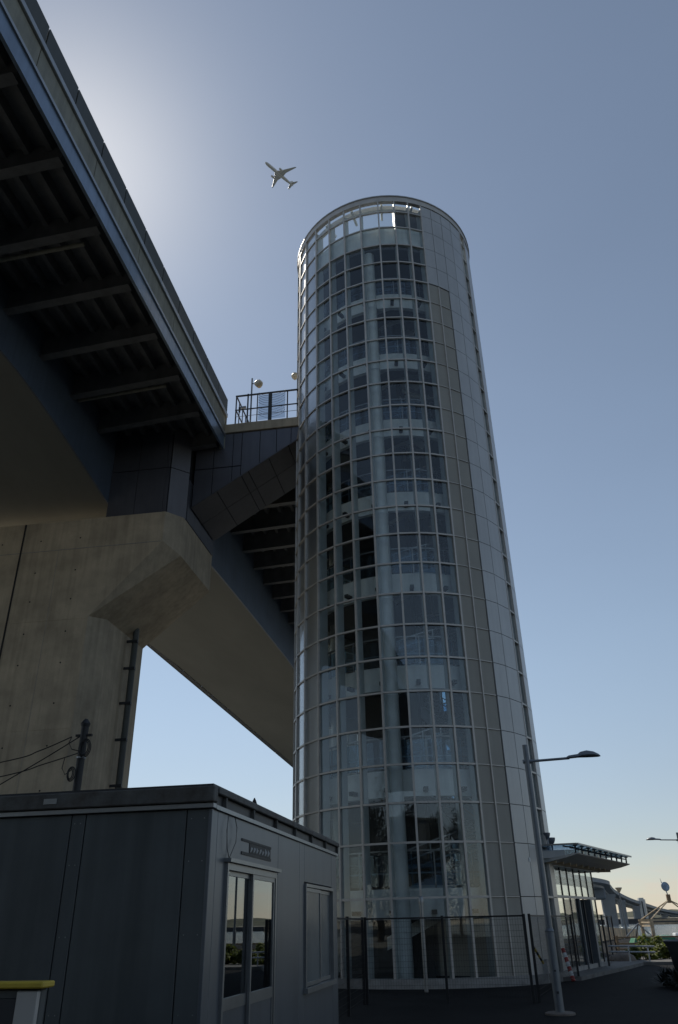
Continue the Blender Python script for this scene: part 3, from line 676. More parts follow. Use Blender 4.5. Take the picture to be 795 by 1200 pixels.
# right wall with door 7.99-10.03 (z .05-2.14) and window 11.80-13.90 (z .90-2.10)
A(MB().box(SX - .10, SX - .05, SY + .1, 7.97, 0.05, WT).box(SX - .10, SX - .05, 7.97, 10.05, 2.14, WT).box(SX - .10, SX - .05, 10.05, 11.8, .05, WT).box(SX - .10, SX - .05, 11.8, 13.92, .05, .88).box(SX - .10, SX - .05, 11.8, 13.92, 2.12, WT).box(SX - .10, SX - .05, 13.92, SE, .05, WT), 'wall_backing', 'joint', shed)
wallpiece(SX - .05, SX, SY + .045, SY + .20, .1, WT); wallpiece(SX - .05, SX, SY + .21, 7.97, .1, WT)
wallpiece(SX - .05, SX, 7.98, 10.21, 2.16, WT)
wallpiece(SX - .05, SX, 10.06, 10.21, .1, 2.15)
wallpiece(SX - .05, SX + .0, 10.22, 11.47, .1, WT)
wallpiece(SX - .05, SX, 11.48, 11.79, .1, WT); wallpiece(SX - .05, SX, 11.80, 13.92, .1, .87); wallpiece(SX - .05, SX, 11.80, 13.92, 2.13, WT); wallpiece(SX - .05, SX, 13.93, SE, .1, WT)
A(MB().box(SL, SX - .1, SE - .05, SE, .05, WT).box(SL, SL + .05, SY + .1, SE - .05, .05, WT), 'wall_panel', 'shed', shed)
A(MB().box(SL, SX - .1, SY + .1, SE - .06, 2.58, 2.63).box(SL, SX - .1, SY + .1, SE - .06, .0, .06), 'roof_sheet', 'dark', shed)
# roof edge
A(MB().box(SL, SX + .03, SY - .05, SY + .05, 2.605, 2.65), 'roof_lip', 'alu', shed, bevel=.004)
A(MB().box(SL, SX + .04, SY - .09, SY + .05, 2.655, 2.80), 'roof_edge', 'rust', shed, bevel=.01)
A(MB().box(SX - .05, SX + .05, SY + .055, SE + .05, 2.74, 2.80), 'roof_edge', 'rust', shed, bevel=.008)
A(MB().box(SX - .02, SX + .03, SY + .055, SE + .02, 2.602, 2.64), 'roof_lip', 'alu', shed)
A(MB().box(SX - .06, SX - .0, SY + .1, SE, 2.642, 2.738), 'gutter_back', 'dark', shed)
for q in range(7): A(MB().box(SX - .05, SX + .035, SY + .35 + q * 1.1, SY + .39 + q * 1.1, 2.642, 2.738), 'gutter_clip', 'rust', shed)
A(MB().box(SL, SX + .0, SY, SE, 2.805, 2.83), 'roof_top', 'dark', shed)
# sliding door
door = A(MB().box(SX - .06, SX + .03, 7.96, 8.01, .05, 2.16).box(SX - .06, SX + .03, 10.0, 10.05, .05, 2.16).box(SX - .06, SX + .03, 8.01, 10.0, 2.10, 2.16).box(SX - .06, SX + .03, 8.01, 10.0, .05, .10), 'door', 'alu', shed)
A(MB().box(SX, SX + .07, 7.92, 10.12, 2.165, 2.20), 'door_hood', 'alu', shed)
def leaf(y0, y1, xo, root, z0, z1, zm, blind=False):
    fr = MB(); s_ = .045
    fr.box(xo, xo + .03, y0, y0 + s_, z0, z1).box(xo, xo + .03, y1 - s_, y1, z0, z1).box(xo, xo + .03, y0 + s_, y1 - s_, z1 - s_, z1).box(xo, xo + .03, y0 + s_, y1 - s_, z0, z0 + s_)
    if zm: fr.box(xo, xo + .03, y0 + s_, y1 - s_, zm - .10, zm)
    o = fr.build('door_leaf' if zm else 'window_sash', 'alu'); o.parent = root; o.matrix_parent_inverse = Matrix.Translation(-shed.location)
    g = MB().box(xo + .012, xo + .018, y0 + s_, y1 - s_, (zm or z0 + s_), z1 - s_).build('pane', 'darkglass' if zm else 'frosted'); attach(g, shed)
    if zm:
        g = MB().box(xo + .008, xo + .02, y0 + s_, y1 - s_, z0 + s_, zm - .10).build('lower_panel', 'shedgloss'); attach(g, shed)
    return o
attach(leaf(8.02, 9.03, SX - .045, shed, .1, 2.10, 1.02), shed); attach(leaf(8.98, 9.99, SX - .01, shed, .1, 2.10, 1.02), shed)
win = A(MB().box(SX - .06, SX + .03, 11.80, 11.84, .90, 2.11).box(SX - .06, SX + .03, 13.88, 13.92, .90, 2.11).box(SX - .06, SX + .03, 11.84, 13.88, 2.07, 2.11).box(SX - .06, SX + .06, 11.76, 13.95, .84, .90), 'window_frame', 'alu', shed)
attach(leaf(11.85, 12.9, SX - .01, shed, .91, 2.06, None), shed); attach(leaf(12.86, 13.87, SX - .045, shed, .91, 2.06, None), shed)
A(MB().box(SX - .11, SX - .09, 11.86, 13.87, .9, 2.06), 'window_blind', 'blind', shed)
gr = MB()
for q in range(12): gr.box(SX - .086, SX - .082, 11.95 + q * .16, 11.96 + q * .16, .92, 2.05)
for q in range(7): gr.box(SX - .086, SX - .082, 11.95, 13.8, 1.0 + q * .16, 1.01 + q * .16)
A(gr, 'blind_grid', 'lamp', shed, kind='stuff')
sc0 = None
for z in (.35, .95, 1.55, 2.15, 2.52):
    for x in (-2.47, -2.60, -3.74, -3.80, -5.80, -5.90):
        if sc0 is None: sc0 = A(MB().lathe([(.006, 0), (.006, .003)], (x, SY - .001, z), 8, (0, -1, 0)), 'screw', 'alu', shed); sx0 = (x, z)
        else: c_ = sc0.copy(); COL.objects.link(c_); c_.location.x += x - sx0[0]; c_.location.z += z - sx0[1]
A(MB().box(SX - .03, SX + .006, SY - .006, SY + .045, .1, 2.6), 'corner_trim', 'shedgloss', shed, bevel=.004)
sg = A(MB().box(SX + .001, SX + .008, 8.52, 9.82, 2.40, 2.425).box(SX + .001, SX + .008, 8.52, 9.82, 2.27, 2.30), 'sign_rail', 'black', shed)
A(MB().box(SX + .001, SX + .005, 8.84, 9.80, 2.302, 2.398), 'sign_backing', 'black', shed)
random.seed(3)
for q in range(7):
    y = 8.86 + q * .13; A(MB().hexa([(SX + .006, y, 2.31), (SX + .006, y + .05, 2.32), (SX + .009, y + .05, 2.32), (SX + .009, y, 2.31)], [(SX + .006, y + .03, 2.35 + random.random() * .04), (SX + .006, y + .11, 2.34 + random.random() * .04), (SX + .009, y + .11, 2.35), (SX + .009, y + .03, 2.36)]), 'torn_scrap', 'lamp', shed)
plq = A(MB().box(-4.12, -3.98, SY - .10, SY - .092, 2.70, 2.75), 'maker_plate', 'alu', shed)
A(MB().tube([(SX + .02, 7.95, 2.62), (SX + .03, 7.86, 2.45), (SX + .03, 7.9, 2.28), (SX + .03, 7.98, 2.2)], .004, 6).tube([(SX + .03, 8.12, 2.60), (SX + .03, 8.22, 2.5), (SX + .03, 8.2, 2.36), (SX + .03, 8.0, 2.21)], .004, 6), 'loose_cable', 'dark', shed)
A(MB().lathe([(.03, 0), (.035, .05), (.02, .09), (.005, .12)], (SX - .08, 9.3, 2.80), 10), 'roof_cap', 'black', shed)

shed.rotation_euler.z = R(-1.8); shed.scale.y = 0.88
cab = thing('waste_cabinet', 'grey cabinet with a bright yellow lid in front of the cabin, bottom left corner', 'cabinet', (-3.5, 5.5, 0))
A(MB().box(-4.4, -2.87, 5.5, 5.58, 0.0, 1.27).box(-4.4, -2.87, 5.44, 5.5, 0, .1), 'cabinet_body', 'shed', cab, bevel=.01)
A(MB().box(-4.35, -3.02, 5.47, 5.498, .12, 1.22), 'front_panel', 'coredark', cab, bevel=.004)
A(MB().box(-3.02, -2.87, 5.46, 5.498, .02, 1.26), 'corner_post', 'panel', cab, bevel=.006)
A(MB().box(-4.5, -2.83, 5.43, 5.60, 1.275, 1.312), 'lid', 'yellow', cab, bevel=.008)

# utility pole behind the cabin, with its wires
up = thing('utility_pole', 'slim dark service pole with coiled cable rising behind the cabin roof', 'pole', (-7.1, 13.85, 0))
ux, uy = -7.1, 13.85
A(MB().tube([(ux, uy, 0), (ux, uy, 5.05)], .085, 12, .07), 'pole', 'black', up, smooth=True)
A(MB().lathe([(.08, 0), (.095, .05), (.03, .14)], (ux, uy, 5.05), 12), 'pole_cap', 'dark', up)
for z in (3.5, 4.45): A(MB().lathe([(.088, 0), (.088, .03)], (ux, uy, z), 14), 'steel_band', 'alu', up)
for (cx_, cz, rr, n) in ((.10, 4.62, .12, 3), (-.10, 4.16, .08, 3)):
    for q in range(n):
        pts = [(ux + cx_ + (rr - q * .02) * math.cos(t_ * math.pi / 8), uy - .1 - q * .015, cz + (rr + .05 - q * .02) * math.sin(t_ * math.pi / 8)) for t_ in range(0, 17)]
        A(MB().tube(pts, .010, 5), 'cable_coil', 'black', up)
A(MB().box(ux - .16, ux + .16, uy - .03, uy + .03, 4.86, 4.90), 'insulator_arm', 'black', up)
wl = [('uppermost black wire running from the service pole off to the left', [(-7.33, 13.82, 4.86), (-7.9, 13.75, 4.62), (-8.6, 13.65, 4.42), (-12, 13.2, 3.86), (-20, 12.5, 3.9)]),
      ('lower black wire sagging from the service pole off to the left', [(ux - .05, uy, 4.56), (-7.8, 13.75, 4.36), (-8.6, 13.65, 4.15), (-12, 13.2, 3.55), (-20, 12.5, 3.5)]),
      ('thin black wire crossing steeply between the two others at the service pole', [(ux - .05, uy, 4.88), (-7.8, 13.75, 4.46), (-8.6, 13.65, 3.98), (-9.3, 13.55, 3.55), (-10.4, 13.4, 2.9)])]
A(MB().tube([(-7.33, 13.82, 4.86), (-7.36, 13.80, 4.74), (-7.28, 13.79, 4.62), (-7.1, 13.76, 4.57)], .009, 5).tube([(-7.4, 13.80, 4.46), (-7.42, 13.79, 4.28), (-7.34, 13.78, 4.16), (-7.2, 13.76, 4.24)], .009, 5), 'service_loop', 'black', up)
for lb, pts in wl:
    P_ = [Vector(p) for p in pts]; sm = []
    for i in range(len(P_) - 1):
        for q in range(8):
            t_ = q / 8; p0 = P_[max(0, i - 1)]; p1 = P_[i]; p2 = P_[i + 1]; p3 = P_[min(len(P_) - 1, i + 2)]
            sm.append(.5 * ((2 * p1) + (p2 - p0) * t_ + (2 * p0 - 5 * p1 + 4 * p2 - p3) * t_ ** 2 + (3 * p1 - p0 - 3 * p2 + p3) * t_ ** 3))
    mark(MB().tube(sm, .011, 5).build('overhead_wire', 'black'), lb, 'wire', 'wires from the service pole')

# ================================================================== FENCE
def fence_run(pts, label, group='black mesh fence', h=1.72, hs_=.118, vs_=.06):
    t_ = thing('mesh_fence', label, 'fence', (*pts[0], 0), group)
    for i, p in enumerate(pts):
        A(MB().box(p[0] - .03, p[0] + .03, p[1] - .03, p[1] + .03, 0, h + .04), 'fence_post', 'black', t_)
    for i in range(len(pts) - 1):
        a = Vector((*pts[i], 0)); c = Vector((*pts[i + 1], 0)); d = (c - a); L = d.length; d.normalize()
        A(MB().beam(a + d * .03 + Vector((0, 0, h)), c - d * .03 + Vector((0, 0, h)), .035, .035), 'top_rail', 'black', t_)
        w_ = MB(); zz = .12
        while zz < h - .03: w_.beam(a + d * .03 + Vector((0, 0, zz)), c - d * .03 + Vector((0, 0, zz)), .0032, .004); zz += hs_
        s_ = .08
        while s_ < L - .04:
            p = a + d * s_; w_.beam(p + Vector((0, 0, .08)), p + Vector((0, 0, h - .018)), .003, .003); s_ += vs_
        A(w_, 'wire_mesh', 'black', t_, kind='stuff')
    return t_
fence_run([(-2.72, 14.6), (-2.71, 17.96), (-2.72, 20.42)], 'short black mesh fence run between the cabin and the fence corner')
fence_run([(-2.66, 20.5), (-0.83, 20.6), (1.07, 20.47)], 'wide black mesh fence standing in front of the tower base')
fence_run([(1.20, 20.6), (1.95, 24.4), (2.87, 27.75)], 'black mesh fence running back from the tower front to the entrance pavilion')
fence_run([(4.62, 33.6), (5.45, 38.1), (6.3, 42.6)], 'black mesh fence panel beyond the far corner of the entrance pavilion', hs_=.22, vs_=.36)
wp = thing('standpipe', 'pale grey upright pipe post between the mesh fence and the tower glass', 'post', (-1.51, 23.9, 0))
A(MB().tube([(-1.51, 23.9, 0), (-1.51, 23.9, 2.2)], .055, 14), 'pipe', 'alu', wp, smooth=True)
A(MB().lathe([(.075, 0), (.08, .1), (.06, .16), (.01, .18)], (-1.51, 23.9, 2.1), 14), 'pipe_cap', 'alu', wp, smooth=True)
ub = thing('meter_box', 'small pale box standing at the right foot of the tower', 'box', (1.73, 26.85, 0))
A(MB().box(1.55, 1.92, 26.7, 27.0, 0.0, .58), 'box_body', 'panel', ub, bevel=.01); A(MB().box(1.53, 1.94, 26.68, 27.02, .583, .61), 'box_lid', 'panel', ub, bevel=.006)

# ================================================================== ENTRANCE PAVILION
pav = thing('entrance_pavilion', 'low glazed entrance pavilion with a winged canopy roof at the right foot of the tower', 'building', (3, 30, 0))
wa = Vector((2.05, 27.85, 0)); wb = Vector((4.52, 33.85, 0)); wd = (wb - wa); WL = wd.length; wd.normalize(); wn = Vector((wd.y, -wd.x, 0))
def W(s_, o_, z): return wa + wd * s_ + wn * o_ + Vector((0, 0, z))
def wbox(s0, s1, o0, o1, z0, z1): return MB().hexa([W(s0, o0, z0), W(s1, o0, z0), W(s1, o1, z0), W(s0, o1, z0)], [W(s0, o0, z1), W(s1, o0, z1), W(s1, o1, z1), W(s0, o1, z1)])
A(wbox(0, WL, -.2, 0.03, .11, .24), 'sill', 'kerb', pav)
nb = 8; bw = WL / nb
for q in range(nb + 1):
    A(wbox(q * bw - .025, q * bw + .025, -.03, .02, .24, 3.25), 'mullion', 'dark', pav)
for q in range(nb):
    s0, s1 = q * bw + .03, (q + 1) * bw - .03
    A(wbox(s0, s1, -.015, .0, 2.37, 3.22), 'pane', 'glass', pav)
    if q in (5, 6): continue
    A(wbox(s0, s1, -.015, .0, .26, 2.28), 'pane', 'glass', pav)
A(wbox(0, WL, -.05, .045, 2.285, 2.365), 'transom', 'mullion', pav)
dr = A(wbox(5 * bw + .03, 5 * bw + .10, -.5, .08, .12, 2.28), 'door_jamb', 'lamp', pav)
A(wbox(7 * bw - .25, 7 * bw - .03, -.5, .10, .12, 2.28), 'door_jamb', 'lamp', pav)
A(wbox(5 * bw + .10, 7 * bw - .25, -.5, -.46, .12, 2.28), 'door', 'coredark', pav)
A(wbox(6 * bw - .14, 6 * bw + .02, -.30, -.24, .13, 2.27), 'door_leaf', 'lamp', pav)
# inner wall, floor slab, end wall and roof body
A(wbox(0, WL, -4.2, -4.1, .1, 3.2), 'inner_wall', 'core', pav)
A(wbox(-.2, 0.0, -4.2, -.06, .1, 3.2), 'end_wall', 'panel', pav)
for q in range(5):
    A(wbox(WL - .01, WL + .02, -.9 * q - .9, -.9 * q - .05, .26, 2.28), 'pane', 'glass', pav); A(wbox(WL - .01, WL + .02, -.9 * q - .9, -.9 * q - .05, 2.37, 3.2), 'pane', 'glass', pav)
for q, (s_, o_) in enumerate(((1.3, -2), (3.2, -2.6), (4.9, -1.6))):
    A(wbox(s_, s_ + .4, o_, o_ + .4, .12, 3.2), 'column', 'white', pav)
A(wbox(-1.2, WL + .35, -4.4, 0.2, 3.24, 3.36), 'roof_slab', 'white', pav)
# canopy: curved grey soffit rising outwards, upper glass sheet on little struts
prof = [(0.10, 3.24), (.5, 3.30), (1.0, 3.38), (1.36, 3.47), (1.38, 3.50), (1.0, 3.46), (.5, 3.40), (.10, 3.37)]
s0, s1 = 0.05, WL + .75
bot = [W(s0, o_, z) for o_, z in prof]; top = [W(s1, o_, z) for o_, z in prof]
A(MB().hexa(bot, top), 'canopy_soffit', 'panel', pav)
A(MB().hexa([W(s0 - 0.6, o_, z) for o_, z in [(-3.8, 3.36), (.1, 3.36), (.1, 3.40), (-3.8, 3.40)]], [W(s1, o_, z) for o_, z in [(-3.8, 3.36), (.1, 3.36), (.1, 3.40), (-3.8, 3.40)]]), 'canopy_deck', 'panel', pav)
A(MB().hexa([W(s0 - .5, -3, 3.80), W(s1 + .05, -3, 3.80), W(s1 + .05, 1.45, 3.74), W(s0 - .1, 1.45, 3.74)], [W(s0 - .5, -3, 3.815), W(s1 + .05, -3, 3.815), W(s1 + .05, 1.45, 3.755), W(s0 - .1, 1.45, 3.755)]), 'canopy_glass', 'blueglass', pav)
A(MB().beam(W(s0 - .1, 1.46, 3.755), W(s1 + .05, 1.46, 3.755), .04, .05), 'canopy_edge', 'alu', pav)
A(MB().beam(W(s0 - .12, 1.44, 3.755), W(s0 - .5, -3, 3.81), .04, .05), 'canopy_edge', 'alu', pav)
for q in range(10):
    s_ = s0 + .15 + q * (s1 - s0 - .3) / 9
    A(MB().beam(W(s_, 1.28, 3.48), W(s_, 1.30, 3.74), .05, .05).beam(W(s_ , 1.28, 3.66), W(s_, .9, 3.73), .04, .04).obox(W(s_, 1.3, 3.73), (.06, 0, 0), (0, .06, 0), (0, 0, .015)), 'canopy_strut', 'dark', pav)
    A(MB().beam(W(s_, .08, 3.30), W(s_, .62, 3.285), .06, .10), 'soffit_rib', 'woodpale', pav)
for (s_, o_, h) in ((.35, .35, .14), (1.0, .3, .04)):
    a = 'left-hand' if s_ < .5 else 'right-hand'
    t_ = thing('roof_uplight', a + ' cup-shaped grey light on the pavilion roof next to the tower', 'light', W(s_, o_, 3.8), 'cup lights on the pavilion roof')
    A(MB().tube([W(s_, o_, 3.48), W(s_, o_, 3.95 + h)], .03, 8), 'stem', 'lamp', t_)
    A(MB().lathe([(.04, 0), (.09, .04), (.13, .13), (.14, .20), (.125, .205), (.08, .10)], W(s_, o_, 3.93 + h - .1), 18), 'cup', 'lamp', t_, smooth=True)
A(MB().box(1.6, 2.35, 27.95, 28.2, .1, 3.3), 'link_panel', 'barrier', pav)
A(MB().box(1.2, 3.0, 27.7, 29.0, 3.38, 3.62), 'link_roof', 'panel', pav, bevel=.01)
# striped poles leaning by the pavilion
def striped(p, q, r_, n, m1, m2, label):
    t_ = thing('hazard_pole', label, 'pole', p, 'hazard poles at the pavilion'); p = Vector(p); q = Vector(q)
    for i in range(n): A(MB().tube([p + (q - p) * i / n, p + (q - p) * (i + 1) / n], r_, 8), 'stripe', m1 if i % 2 else m2, t_)
striped((2.66, 27.3, 0.02), (2.50, 27.6, .85), .06, 7, 'white', 'red', 'red and white striped pole leaning at the pavilion glass')
striped((1.62, 24.0, .62), (1.36, 23.4, 1.05), .03, 6, 'black', 'yellow', 'yellow and black striped bar hung on the mesh fence by the lamp post')

# ================================================================== STREET LAMPS
def street_lamp(x, y, ztop, label, armlen=0.95, head=.62, az=82):
    t_ = thing('street_lamp', label, 'street lamp', (x, y, 0), 'grey street lamps with an outreach arm')
    A(MB().lathe([(.29, 0.0), (.29, .03), (.25, .045)], (x, y, 0), 24), 'footing', 'stone', t_)
    A(MB().tube([(x, y, .03), (x, y, 1.40)], .088, 20), 'pole_base', 'lamp', t_, smooth=True)
    A(MB().lathe([(.088, 0), (.093, .02), (.066, .07)], (x, y, 1.40), 20), 'collar', 'lamp', t_, smooth=True)
    A(MB().tube([(x, y, 1.42), (x, y, ztop)], .064, 18, .060), 'pole', 'lamp', t_, smooth=True)
    A(MB().box(x - .02, x + .02, y - .104, y - .098, .35, .39).box(x - .02, x + .02, y - .104, y - .098, .72, .75), 'bolt', 'dark', t_)
    d = Vector((math.sin(R(az)), math.cos(R(az)), 0)); p0 = Vector((x, y, ztop - .36)); p1 = p0 + d * armlen + Vector((0, 0, .055))
    A(MB().tube([p0, p1], .028, 10), 'arm', 'lamp', t_, smooth=True)
    A(MB().tube([p0 - d * .09, p0 + d * .12], .045, 10), 'arm_socket', 'lamp', t_, smooth=True)
    # cobra-style head: flat box neck then a rounded shade
    sd = Vector((-d.y, d.x, 0)); up_ = Vector((0, 0, 1)); secs = [(-.05, .045, .035, 0), (.0, .055, .05, .01), (.20, .065, .055, .03), (.26, .09, .085, .045), (.40, .125, .105, .055), (.55, .12, .085, .05), (.66, .07, .045, .035), (.70, .02, .015, .03)]
    vs = []; n = 14; sc = head / .62
    for (u, hw, hh, oz) in secs:
        for q in range(n):
            a = 2 * math.pi * q / n; zz = math.sin(a) * hh * (1.0 if math.sin(a) > 0 else .45)
            vs.append(p1 + d * u * sc + sd * math.cos(a) * hw * sc + up_ * (zz + oz) * sc)
    m_ = len(secs)
    fs = [(i * n + q, i * n + (q + 1) % n, (i + 1) * n + (q + 1) % n, (i + 1) * n + q) for i in range(m_ - 1) for q in range(n)] + [tuple(range(n))[::-1], tuple(range((m_ - 1) * n, m_ * n))]
    hd = A(MB().add(vs, fs), 'lamp_head', 'lamp', t_, smooth=True)
    return t_
street_lamp(1.42, 18.05, 5.10, 'grey street lamp in front of the right side of the tower')
street_lamp(10.75, 45.3, 5.55, 'distant street lamp whose arm reaches in from the right edge', az=-75, armlen=.9)
lp = thing('promenade_lamp', 'thin post lamp with a cone shade beyond the pavilion, before the far bridge', 'lamp post', (14.26, 88.0, 0))
A(MB().tube([(14.26, 88, 0), (14.2, 88, 3.95)], .10, 8, .06), 'pole', 'lamp', lp); A(MB().lathe([(.06, 0), (.12, .08), (.34, .42), (.33, .46), (.05, .5)], (14.2, 88, 3.95), 14), 'lamp_shade', 'lens', lp, smooth=True)

# ================================================================== HARBOUR EDGE BEYOND
def shrub(x, y, rx, ry, rz, label, n, m='leaf', sz=.09, name='shrub', grp='shrubs along the lit kerb'):
    t_ = thing(name, label, 'shrub', (x, y, 0), grp); random.seed(int(x * 100) + int(y * 10))
    mb = MB()
    cl_ = [(random.uniform(-1, 1) * rx * .7, random.uniform(-1, 1) * ry * .6, random.uniform(.35, .85) * rz, random.uniform(.35, .6)) for _ in range(9)]
    for _ in range(n):
        cx_, cy_, cz, cr_ = random.choice(cl_); v_ = Vector((random.gauss(0, 1), random.gauss(0, 1), random.gauss(0, 1))).normalized() * random.uniform(.6, 1) * cr_
        p = Vector((x + cx_ + v_.x * rx * .7, y + cy_ + v_.y * ry * .7, max(.05, cz + v_.z * rz * .6)))
        a = Vector((random.gauss(0, 1), random.gauss(0, 1), random.gauss(0, 1) * .7)).normalized(); b_ = a.orthogonal().normalized()
        s_ = sz * random.uniform(.6, 1.3); mb.add([p - a * s_, p - b_ * s_ * .45, p + a * s_, p + b_ * s_ * .45], [(0, 1, 2, 3)])
    A(mb, 'foliage', m, t_, clean=False)
    st = MB()
    for q in range(6):
        c_ = cl_[q]; st.tube([(x, y, 0.02), (x + c_[0] * .5, y + c_[1] * .5, c_[2] * .5), (x + c_[0], y + c_[1], c_[2])], .018, 5, .006)
    A(st, 'stem', 'bark', t_)
    return t_
for q, (x, y, rx, rz, lb) in enumerate(((6.75, 38.4, .75, .62, 'green shrub nearest the pavilion behind the lit kerb'), (8.0, 38.9, .9, .72, 'yellow-green shrub in the middle of the kerb planting'), (9.1, 38.7, .7, .6, 'low green shrub at the right of the kerb planting'), (7.4, 40.6, .8, .85, 'taller thin shrub behind the front row of the kerb planting'), (9.9, 41.0, 1.0, .8, 'broad shrub near the dark planter in the kerb planting'))):
    shrub(x, y, rx, .55, rz, lb, 1500)
bo = MB(); bm = None
stn = thing('boulder', 'rounded brown boulder beside the end of the pavilion pavement', 'boulder', (5.7, 37.6, 0))
random.seed(5); vs = []; 
for i in range(7):
    for k_ in range(14):
        a = 2 * math.pi * k_ / 14; e = math.pi * .5 * i / 6
        rr = 1 + .16 * noise.noise(Vector((math.cos(a) * 1.3, math.sin(a) * 1.3, i * .4)))
        vs.append((5.75 + .62 * math.cos(a) * math.cos(e) * rr, 37.6 + .4 * math.sin(a) * math.cos(e) * rr, .06 + .34 * math.sin(e) * rr))
A(MB().add(vs, [(i * 14 + q, i * 14 + (q + 1) % 14, (i + 1) * 14 + (q + 1) % 14, (i + 1) * 14 + q) for i in range(6) for q in range(14)]), 'rock', 'stone', stn, smooth=True)
gr_ = thing('guard_rail', 'low pale two-rail guard rail starting at the far fence panel', 'guard rail', (5.2, 36.8, 0))
for z in (.66, .46): A(MB().tube([(5.15, 36.9, z), (6.9, 36.6, z - .03)], .03, 8), 'rail', 'steelpale', gr_, smooth=True)
for x in (5.9, 6.65): A(MB().tube([(x, 36.72, .1), (x, 36.72, .66)], .03, 8), 'rail_post', 'steelpale', gr_)
wf = thing('timber_railing', 'brown timber railing along the promenade behind the shrubs', 'railing', (7, 46, 0))
for z in (.78, .5, .25): A(MB().beam((6.9, 47, z), (22, 47, z), .06, .07), 'rail', 'wood', wf)
for q in range(9): A(MB().box(7 + q * 1.85, 7.12 + q * 1.85, 46.95, 47.07, 0, .86), 'rail_post', 'wood', wf)
hd_ = thing('hoarding', 'long tan hoarding wall in front of the water beyond the pavilion', 'wall', (12, 90, 0))
hx = [(8.9, 72, 1.42), (11.2, 80, 1.05), (13.6, 87, .85), (16.2, 93, .70)]
for q in range(3):
    a, c = hx[q], hx[q + 1]
    for u in range(4):
        f0, f1 = u / 4, (u + 1) / 4 - .01; L_ = lambda i, t: a[i] + (c[i] - a[i]) * t
        A(MB().hexa([(L_(0, f0), L_(1, f0), 0), (L_(0, f1), L_(1, f1), 0), (L_(0, f1), L_(1, f1) + .1, 0), (L_(0, f0), L_(1, f0) + .1, 0)], [(L_(0, f0), L_(1, f0), L_(2, f0)), (L_(0, f1), L_(1, f1), L_(2, f1)), (L_(0, f1), L_(1, f1) + .1, L_(2, f1)), (L_(0, f0), L_(1, f0) + .1, L_(2, f0))]), 'hoarding_panel', 'woodpale', hd_)
tp = mark(MB().hexa([(11.0, 66, 0), (14.2, 66, 0), (14.4, 69, 0), (11.2, 69, 0)], [(11.2, 66.2, .40), (14.0, 66.2, .48), (14.1, 68.8, .5), (11.4, 68.8, .42)]).build('covered_stack', 'green', bevel=.05), 'low stack under a green tarpaulin behind the timber railing', 'tarpaulin')
tri = thing('pipe_frame', 'small pale pipe tripod standing before the water beyond the pavilion', 'frame', (15.1, 84, 0))
ap = (14.75, 84, 1.22)
for p in ((13.3, 84, 0), (16.0, 84, 0), (14.7, 86, 0)): A(MB().tube([p, ap], .06, 6), 'leg', 'steelpale', tri)
# big timber frame with a pyramid of struts and a round emblem
fr = thing('timber_sculpture', 'tall timber frame with four struts meeting under a round blue disc at the right edge', 'sculpture', (17.6, 81, 0))
cx_, cy_ = 17.5, 82.0; hw = 2.35
for x in (cx_ - hw, cx_ + hw):
    for y in (cy_ - hw, cy_ + hw):
        A(MB().tube([(x, y, 0), (x, y, 1.5)], .16, 8), 'post', 'woodpale', fr); A(MB().tube([(x, y, 1.55), (cx_, cy_, 3.1)], .055, 6), 'strut', 'woodpale', fr)
for z in (1.5, 1.22):
    for s_ in (-hw, hw): A(MB().beam((cx_ - hw - .25, cy_ + s_, z), (cx_ + hw + .25, cy_ + s_, z), .14, .16), 'beam', 'woodpale', fr); A(MB().beam((cx_ + s_, cy_ - hw - .2, z - .17), (cx_ + s_, cy_ + hw + .2, z - .17), .14, .12), 'beam', 'woodpale', fr)
A(MB().box(cx_ - .16, cx_ + .16, cy_ - .16, cy_ + .16, 2.85, 3.55), 'strut_head', 'wood', fr)
A(MB().lathe([(.02, -.05), (.38, -.04), (.40, 0), (.38, .04), (.02, .05)], (cx_ - .08, cy_, 4.2), 24, (0.25, -1, .1)), 'disc', 'signblue', fr, smooth=True)
A(MB().tube([(cx_ - .02, cy_, 3.55), (cx_ - .1, cy_, 3.85)], .05, 6).tube([(cx_ - .3, cy_, 4.3), (cx_ - .42, cy_, 4.9)], .05, 5, .01), 'finial', 'steelpale', fr)
bt = thing('moored_boat', 'small white boat on the water at the right edge behind the dark planter', 'boat', (22.5, 104, -1.6))
A(MB().hexa([(20.6, 103, -1.6), (25, 103, -1.6), (25, 105, -1.6), (20.6, 105, -1.6)], [(20.0, 102.6, -.7), (25.6, 102.6, -.8), (25.6, 105.4, -.8), (20.0, 105.4, -.7)]), 'hull', 'white', bt, bevel=.05)
A(MB().box(22.0, 24.2, 103.3, 104.8, -.79, .15), 'cabin', 'white', bt, bevel=.06)
pl = thing('planter', 'round dark planter at the right edge of the photo', 'planter', (5.62, 25.0, 0))
A(MB().lathe([(.42, 0), (.55, .2), (.66, .9), (.72, 1.0), (.74, 1.06), (.70, 1.08), (.60, 1.02), (.05, 1.0)], (5.72, 25.0, 0), 28), 'pot', 'coredark', pl, smooth=True)
def spiky(x, y, n, L, label):
    t_ = thing('spiky_plant', label, 'plant', (x, y, 0), 'spiky plants at the dark planter'); random.seed(int(x * 77)); mb = MB()
    for _ in range(n):
        a = random.uniform(0, 2 * math.pi); e = random.uniform(.15, 1.4); l = L * random.uniform(.5, 1.1)
        d = Vector((math.cos(a) * math.cos(e), math.sin(a) * math.cos(e), math.sin(e))); s_ = Vector((-d.y, d.x, 0)).normalized() * .022
        b0 = Vector((x + random.uniform(-.25, .25), y + random.uniform(-.2, .2), 0.02)); m1 = b0 + d * l * .6 + Vector((0, 0, .04)); t1 = b0 + d * l - Vector((0, 0, .12 * l))
        mb.add([b0 - s_, b0 + s_, m1 + s_, m1 - s_, t1], [(0, 1, 2, 3), (3, 2, 4)])
    A(mb, 'leaves', 'leafdark', t_, clean=False)
